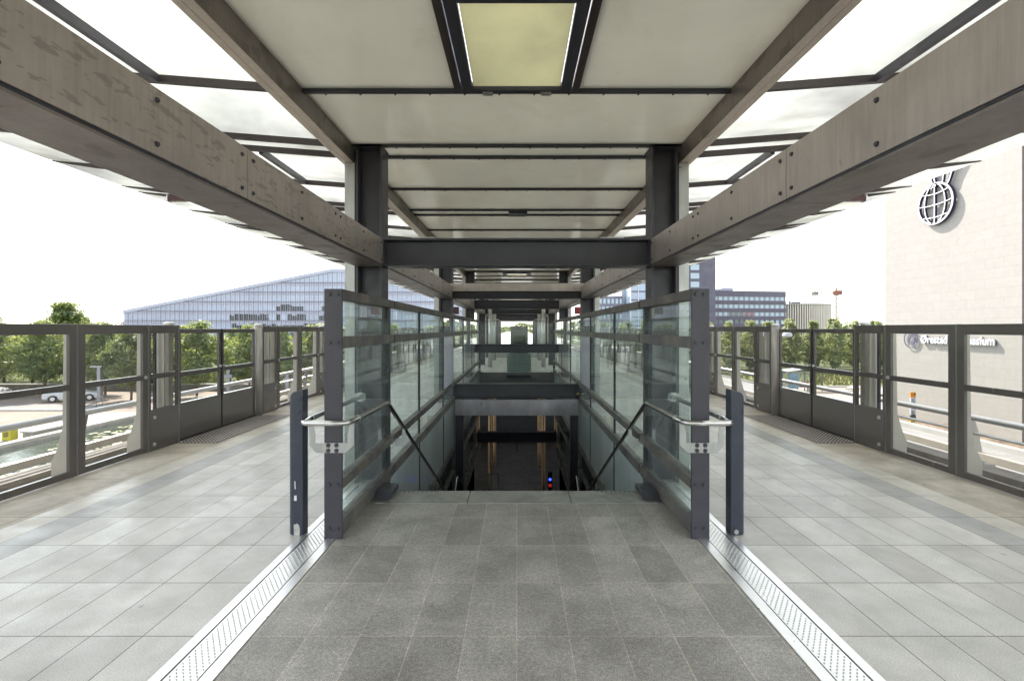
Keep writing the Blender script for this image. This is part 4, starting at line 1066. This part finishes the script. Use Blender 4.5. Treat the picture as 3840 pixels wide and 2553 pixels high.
wb = MB().box(0, 1.1, -.05, .02, 0, 2.1).build('window', WIN, t); wb.location = (1,0,1.2)
for k in range(6):
    for j in range(7):
        if (k, j) == (0, 0): continue
        c = wb.copy(); C.objects.link(c); c.parent = t; c.location = (1+1.8*j+(.5 if k % 2 else 0), 0, 1.2+3.4*k)

# ------------------------------------------------------------------ round building with pale fins
t = thing('round_building', 'round pale building wrapped in vertical fins', 'building', (152,272,G), local=True)
MB().cyl((0,0,0),(0,0,20.0),19.0,72).build('drum', mat('drum_shade', (.26,.215,.175), .6), t)
fn = MB()
for k in range(110):
    a = 2*math.pi*k/110; c_, s_ = math.cos(a), math.sin(a)
    fn.bar((19.35*c_,19.35*s_,0),(19.35*c_,19.35*s_,19.6),.5,.75,up=(c_,s_,0))
fn.build('fins', mat('fin_cream', (.72,.66,.57), .6, 0, .04, .2), t)
MB().cyl((0,0,19.6),(0,0,20.3),19.7,72).build('roof_ring', mat('roof_ring_grey', (.4,.38,.36), .6), t)
MB().box(-3,1.5,-8,-6,20.3,21.7).cyl((-4,-7,20.3),(-4,-7,22.2),.4,8).build('roof_plant', STEEL2, t)

# ------------------------------------------------------------------ tower crane
t = thing('tower_crane', 'orange and white tower crane standing beyond the round building', 'crane', (229,350,G), local=True)
def lattice(mb, p0, p1, wd, step, r, tri=False):
    p0 = Vector(p0); p1 = Vector(p1); d = p1-p0; n_ = max(1, int(d.length/step)); t_ = d.normalized()
    u = Vector((0,0,1)) if abs(t_.z) < .9 else Vector((1,0,0)); a = t_.cross(u).normalized(); b = a.cross(t_).normalized()
    cs = [(-1,-1),(1,-1),(1,1),(-1,1)] if not tri else [(-1,-.6),(1,-.6),(0,1)]
    P = lambda f, c: p0+d*f+(a*c[0]+b*c[1])*wd/2
    for c in cs: mb.bar(P(0,c), P(1,c), r, r)
    for i in range(n_):
        for k in range(len(cs)):
            c, e = cs[k], cs[(k+1) % len(cs)]
            mb.bar(P(i/n_, c if i % 2 else e), P((i+1)/n_, e if i % 2 else c), r*.6, r*.6)
    return mb
CRW = mat('crane_pale', (.22,.17,.15), .5); CRO = mat('crane_orange', (.28,.10,.055), .5)
lattice(MB(), (0,0,0), (0,0,32), 2.0, 1.6, .34).build('mast', CRW, t)
lattice(MB(), (1,0,33.5), (27,-20,37.2), 1.3, 1.8, .2, True).build('jib', CRW, t)
lattice(MB(), (0,0,33.2), (-15,3,33.8), 1.5, 1.6, .4).build('counter_jib', CRO, t)
MB().box(-16.2,-11.5,2,4,31.2,33.8).build('counterweight', KERB, t)
MB().box(-1.4,3.4,-1.6,1.6,31.4,34.6).build('slewing_cab', CRO, t, bevel=.2)
MB().bar((0,0,34),(0,0,36.5),.8,.8).build('top', CRO, t)
t = thing('concrete_pump', 'thin red folding boom arm curving down beside the crane mast', 'boom', (208,345,G), local=True)
MB().tube([(-1,0,18.5),(3,0,18.0),(7,0,15.5),(11,0,11),(14.5,0,5),(17,0,1)], [.15,.22,.28,.35,.42,.5], 8).build('boom', mat('boom_red', (.3,.05,.06), .5), t)

# ------------------------------------------------------------------ white school building
WX = 31.0
SCH = tiles('wall_blocks', (.325,.304,.274), (.338,.317,.286), (.27,.25,.225), 1.32, .65, .5, swz="YZX", speck=.04, speckscale=30, dirt=(.325,.298,.272), blot=.05, rough=.7, msize=.011, bump=.25)
t = thing('school_building', 'tall windowless pale block wall carrying a globe emblem and lettering', 'building', (WX,35,G))
MB().box(WX, WX+14, 29.95, 41.1, G-.1, 19).build('block_wall', SCH, t)
MB().box(WX+.15, WX+14, 12, 29.94, G-.1, 19).build('dark_wing', mat('dark_plum_wall', (.10,.08,.095), .5, 0, .1, .4), t)
# emblem
def wallpt(px, py, x=WX-.24):                                       # a point of the emblem sketch as (x, Y, Z) on the wall
    u = (3280+px*.4718)/1.6285-1190; v = 757-(560+py*.4718)/1.6285
    Y = x*1124/u; return (x, Y, H+v*Y/1124)
NAVY = mat('emblem_navy', (.022,.02,.06), .4)
EMB = mat('emblem_white', (.72,.72,.72), .35, .2)
t = thing('globe_emblem', 'white openwork globe emblem with rising curved lines, high on the pale wall', 'emblem', (WX-.05,35.9,10.8))
cx, cyy, cz, rr = WX-.24, 35.9, 10.8, 1.47
def ring(pts, wd=.085, dp=.12):
    mb = MB(); pts = [Vector(p) for p in pts]
    vs = []; n_ = len(pts)
    for i, p in enumerate(pts):
        a = pts[max(0,i-1)]; b = pts[min(n_-1,i+1)]
        if (pts[0]-pts[-1]).length < 1e-6 and i in (0, n_-1): a = pts[-2]; b = pts[1]
        t_ = (b-a).normalized(); nn = Vector((1,0,0)).cross(t_)*wd
        for x, sg in ((-dp,-1),(-dp,1),(0,1),(0,-1)): vs.append((p.x+x, (p+nn*sg).y, (p+nn*sg).z))
    fs = []
    for i in range(n_-1):
        for k in range(4): fs.append((i*4+k, i*4+(k+1)%4, (i+1)*4+(k+1)%4, (i+1)*4+k))
    mb.add(vs, fs); return mb
circ = lambda r_, cy0, cz0, n_=48, x=cx: [(x, cy0+r_*math.cos(2*math.pi*i/n_), cz0+r_*math.sin(2*math.pi*i/n_)) for i in range(n_+1)]
ring(circ(rr, cyy, cz), .062, .03).build('outer_ring', EMB, t); ring(circ(rr, cyy, cz, x=cx+.16), .095, .155).build('ring_side', NAVY, t)
mm = MB(); 
def addmb(a, b):
    k = len(a.v); a.v += b.v; a.f += [[i+k for i in f] for f in b.f]; a.sm += b.sm
def back(a):                                                        # the deep navy sides behind a pale front
    b = MB(); b.f = a.f; b.sm = a.sm
    xm = min(p[0] for p in a.v); b.v = [(cx+.005 if p[0] < cx-.02 else cx+.16, p[1], p[2]) for p in a.v]; return b
for f_ in (-.62,-.02,.58):
    addmb(mm, ring([(cx, cyy+rr*f_*math.cos(-1.45+2.9*i/20)+.06, cz+rr*math.sin(-1.45+2.9*i/20)) for i in range(21)], .036, .03))
for zo, bow in ((.62,.16),(-.02,.12),(-.72,.10)):
    hw = math.sqrt(max(0, rr*rr-(zo*rr)**2))*.97
    addmb(mm, ring([(cx-.01, cyy+hw*(-1+2*i/14), cz+zo*rr*.9-bow*(1-(-1+2*i/14)**2)+.05) for i in range(15)], .032, .03))
mm.build('meridians', EMB, t); back(mm).build('meridian_side', NAVY, t)
sm_ = MB()
for pl in ([(448,318),(462,300),(458,270),(445,235),(440,190),(452,130),(450,60)], [(478,300),(484,285),(480,262),(472,232),(470,185),(480,130)], [(528,275),(538,262),(543,235),(546,200),(556,150),(590,80)], [(572,278),(588,255),(600,220),(612,180),(640,120),(675,50)]):
    addmb(sm_, ring([wallpt(a, b, cx) for a, b in pl], .036, .03))
sm_.build('rising_lines', EMB, t); back(sm_).build('line_side', NAVY, t)
cs = MB()
for a in (0.8, 2.3, 3.9, 5.4): cs.cyl((WX, cyy+rr*math.cos(a), cz+rr*math.sin(a)), (cx, cyy+rr*math.cos(a), cz+rr*math.sin(a)), .04, 8)
cs.build('standoffs', EMB, t)
LOGO = mat('logo_metal', (.15,.15,.24), .35, .4)
t = thing('ring_logo', 'thin metal logo of three nested rings left of the lettering', 'logo', (WX-.05,38.2,.8))
for r_, dy, dz, nm in ((.66,0,0,'large_ring'),(.40,-.10,-.02,'middle_ring'),(.26,-.12,-.06,'small_ring')):
    ring(circ(r_, 38.25+dy, .80+dz, 40, WX-.10), .030, .04).build(nm, LOGO, t)
mt = Matrix.Translation((WX-.16,37.25,.54)) @ Matrix.Rotation(R(-90),4,'Z') @ Matrix.Rotation(R(90),4,'X')
LET = mat('letter_white', (.72,.72,.74), .4)
t = thing('wall_lettering', 'raised white school name in rounded letters on the pale wall', 'lettering', (0,0,0))
o = text_obj('letters', 'Ørestad Gymnasium', .80, .04, LET, t, Matrix(), .014, 1.0)
wdt = max(v.co.x for v in o.data.vertices); o.data.transform(mt @ Matrix.Diagonal((5.75/wdt,1,1,1)))
t.location = (0,0,0)
o2 = o.copy(); o2.data = o.data.copy(); o2.name = 'letter_sides'; C.objects.link(o2); o2.data.materials.clear(); o2.data.materials.append(NAVY); o2.location = (.085,0,0)

# parking pylon, traffic cone
t = thing('parking_pylon', 'slim notice pylon with orange head and yellow foot by the pale wall', 'sign', (29.4,36.3,G))
for z0, z1, nm, col in ((0,.12,'foot',(.03,.03,.03)),(.12,.46,'yellow_band',(.55,.42,.03)),(.46,.72,'black_band',(.03,.03,.035)),(.72,1.35,'lower_panel',(.45,.50,.55)),(1.35,2.0,'upper_panel',(.50,.56,.66)),(2.0,2.42,'orange_head',(.70,.27,.02))):
    MB().box(29.22,29.60,36.2,36.3,G+z0,G+z1).build(nm, mat('pylon_'+nm, col, .45), t)
q = MB().box(29.25,29.57,36.19,36.199,G+2.20,G+2.31)
for k in range(5): q.box(29.27, 29.27+.2+.02*k, 36.19, 36.199, G+1.85-.14*k, G+1.90-.14*k); q.box(29.28,29.42+.03*k,36.19,36.199,G+1.0-.07*k,G+1.03-.07*k)
q.build('notice_lines', RUBBER, t)
MB().box(29.26,29.46,36.185,36.189,G+2.225,G+2.285).build('head_mark', mat('pylon_headmark', (.75,.5,.1), .5), t)
t = thing('warning_board', 'orange triangular warning board low by the street, at the wall corner', 'sign', (27.4,39.0,G))
MB().prism([(27.0,G+.4),(27.9,G+.4),(27.9,G+1.4)], 'y', 39.0, 39.05).build('board', mat('cone_orange', (.6,.16,.04), .5), t); MB().box(27.4,27.46,38.98,39.04,G,G+.4).build('leg', STEEL, t)

# bus shelter
t = thing('bus_shelter', 'glass bus shelter with a curved pale roof across the street', 'bus shelter', (33.2,56.5,G))
rp = [(31.0+.11*0,G+2.30),(32.6,G+2.52),(34.4,G+2.42),(35.2,G+2.18),(35.2,G+2.12),(34.4,G+2.34),(32.6,G+2.44),(31.0,G+2.22)]
MB().prism(rp, 'y', 55.6, 57.4).build('roof', mat('shelter_roof', (.50,.54,.56), .3), t)
SF = mat('shelter_frame', (.10,.12,.15), .4)
for x in (31.1,32.9,34.9):
    for y in (55.8,57.2): MB().box(x-.05,x+.05,y-.05,y+.05,G,G+2.3).build('post', SF, t)
for x0, x1 in ((31.15,32.85),(32.95,34.85)): MB().box(x0,x1,57.2,57.22,G+.3,G+2.1).build('back_pane', DGLASS, t)
MB().box(31.1,32.2,55.78,55.83,G+.25,G+2.0).build('poster_case', mat('poster_blue', (.16,.28,.38), .2, 0, .3, 2), t)
MB().box(33.1,34.0,56.9,57.0,G+.3,G+.95).build('red_notice', mat('notice_red', (.4,.03,.04), .5), t)
MB().box(31.3,34.6,56.7,57.1,G+.42,G+.48).build('seat', SF, t)
# street lamp with two bell shades
t = thing('street_lamp', 'white street lamp with two hanging bell shades before the slender trees', 'street lamp', (25.0,47,G))
MB().cyl((25.0,47,G),(25.0,47,G+6.9),.07,10).build('pole', WHITEP, t)
MB().bar((23.5,47,G+6.9),(26.5,47,G+6.9),.06,.06).build('arm', WHITEP, t)
for dx in (-1.05, 1.05):
    x = 25.0+dx+(0 if dx < 0 else .0); z = G+6.35
    MB().cyl((x,47,z+.5),(x,47,z+.55),.03,8).tube([(x,47,z),(x,47,z+.2),(x,47,z+.36),(x,47,z+.46),(x,47,z+.52)],[.44,.42,.34,.2,.05],18).build('lamp_shade', mat('shade_pale',(.6,.62,.66),.4) if 'shade_pale' not in bpy.data.materials else bpy.data.materials['shade_pale'], t)
# rubble slabs
rnd = random.Random(14)
for i in range(14):
    x = rnd.uniform(36.5,45); y = rnd.uniform(51,57); a = rnd.random()*3; z = G+.1
    mb = MB().box(-rnd.uniform(.5,1.1), rnd.uniform(.5,1.1), -.5, rnd.uniform(.3,.7), -.08, .10)
    rot = Matrix.Rotation(a,3,'Z') @ Matrix.Rotation(rnd.uniform(-.22,.22),3,'X') @ Matrix.Rotation(rnd.uniform(-.2,.2),3,'Y')
    mb.v = [tuple(rot @ Vector(p)+Vector((x,y,z+.12*(i % 3)))) for p in mb.v]
    o = mb.build('stone_slab', KERB, bevel=.03, loc=(x,y,G))
    tag(o, 'loose grey stone slab in the rubble heap before the grass', 'slab', 'stone slabs in the rubble heap')
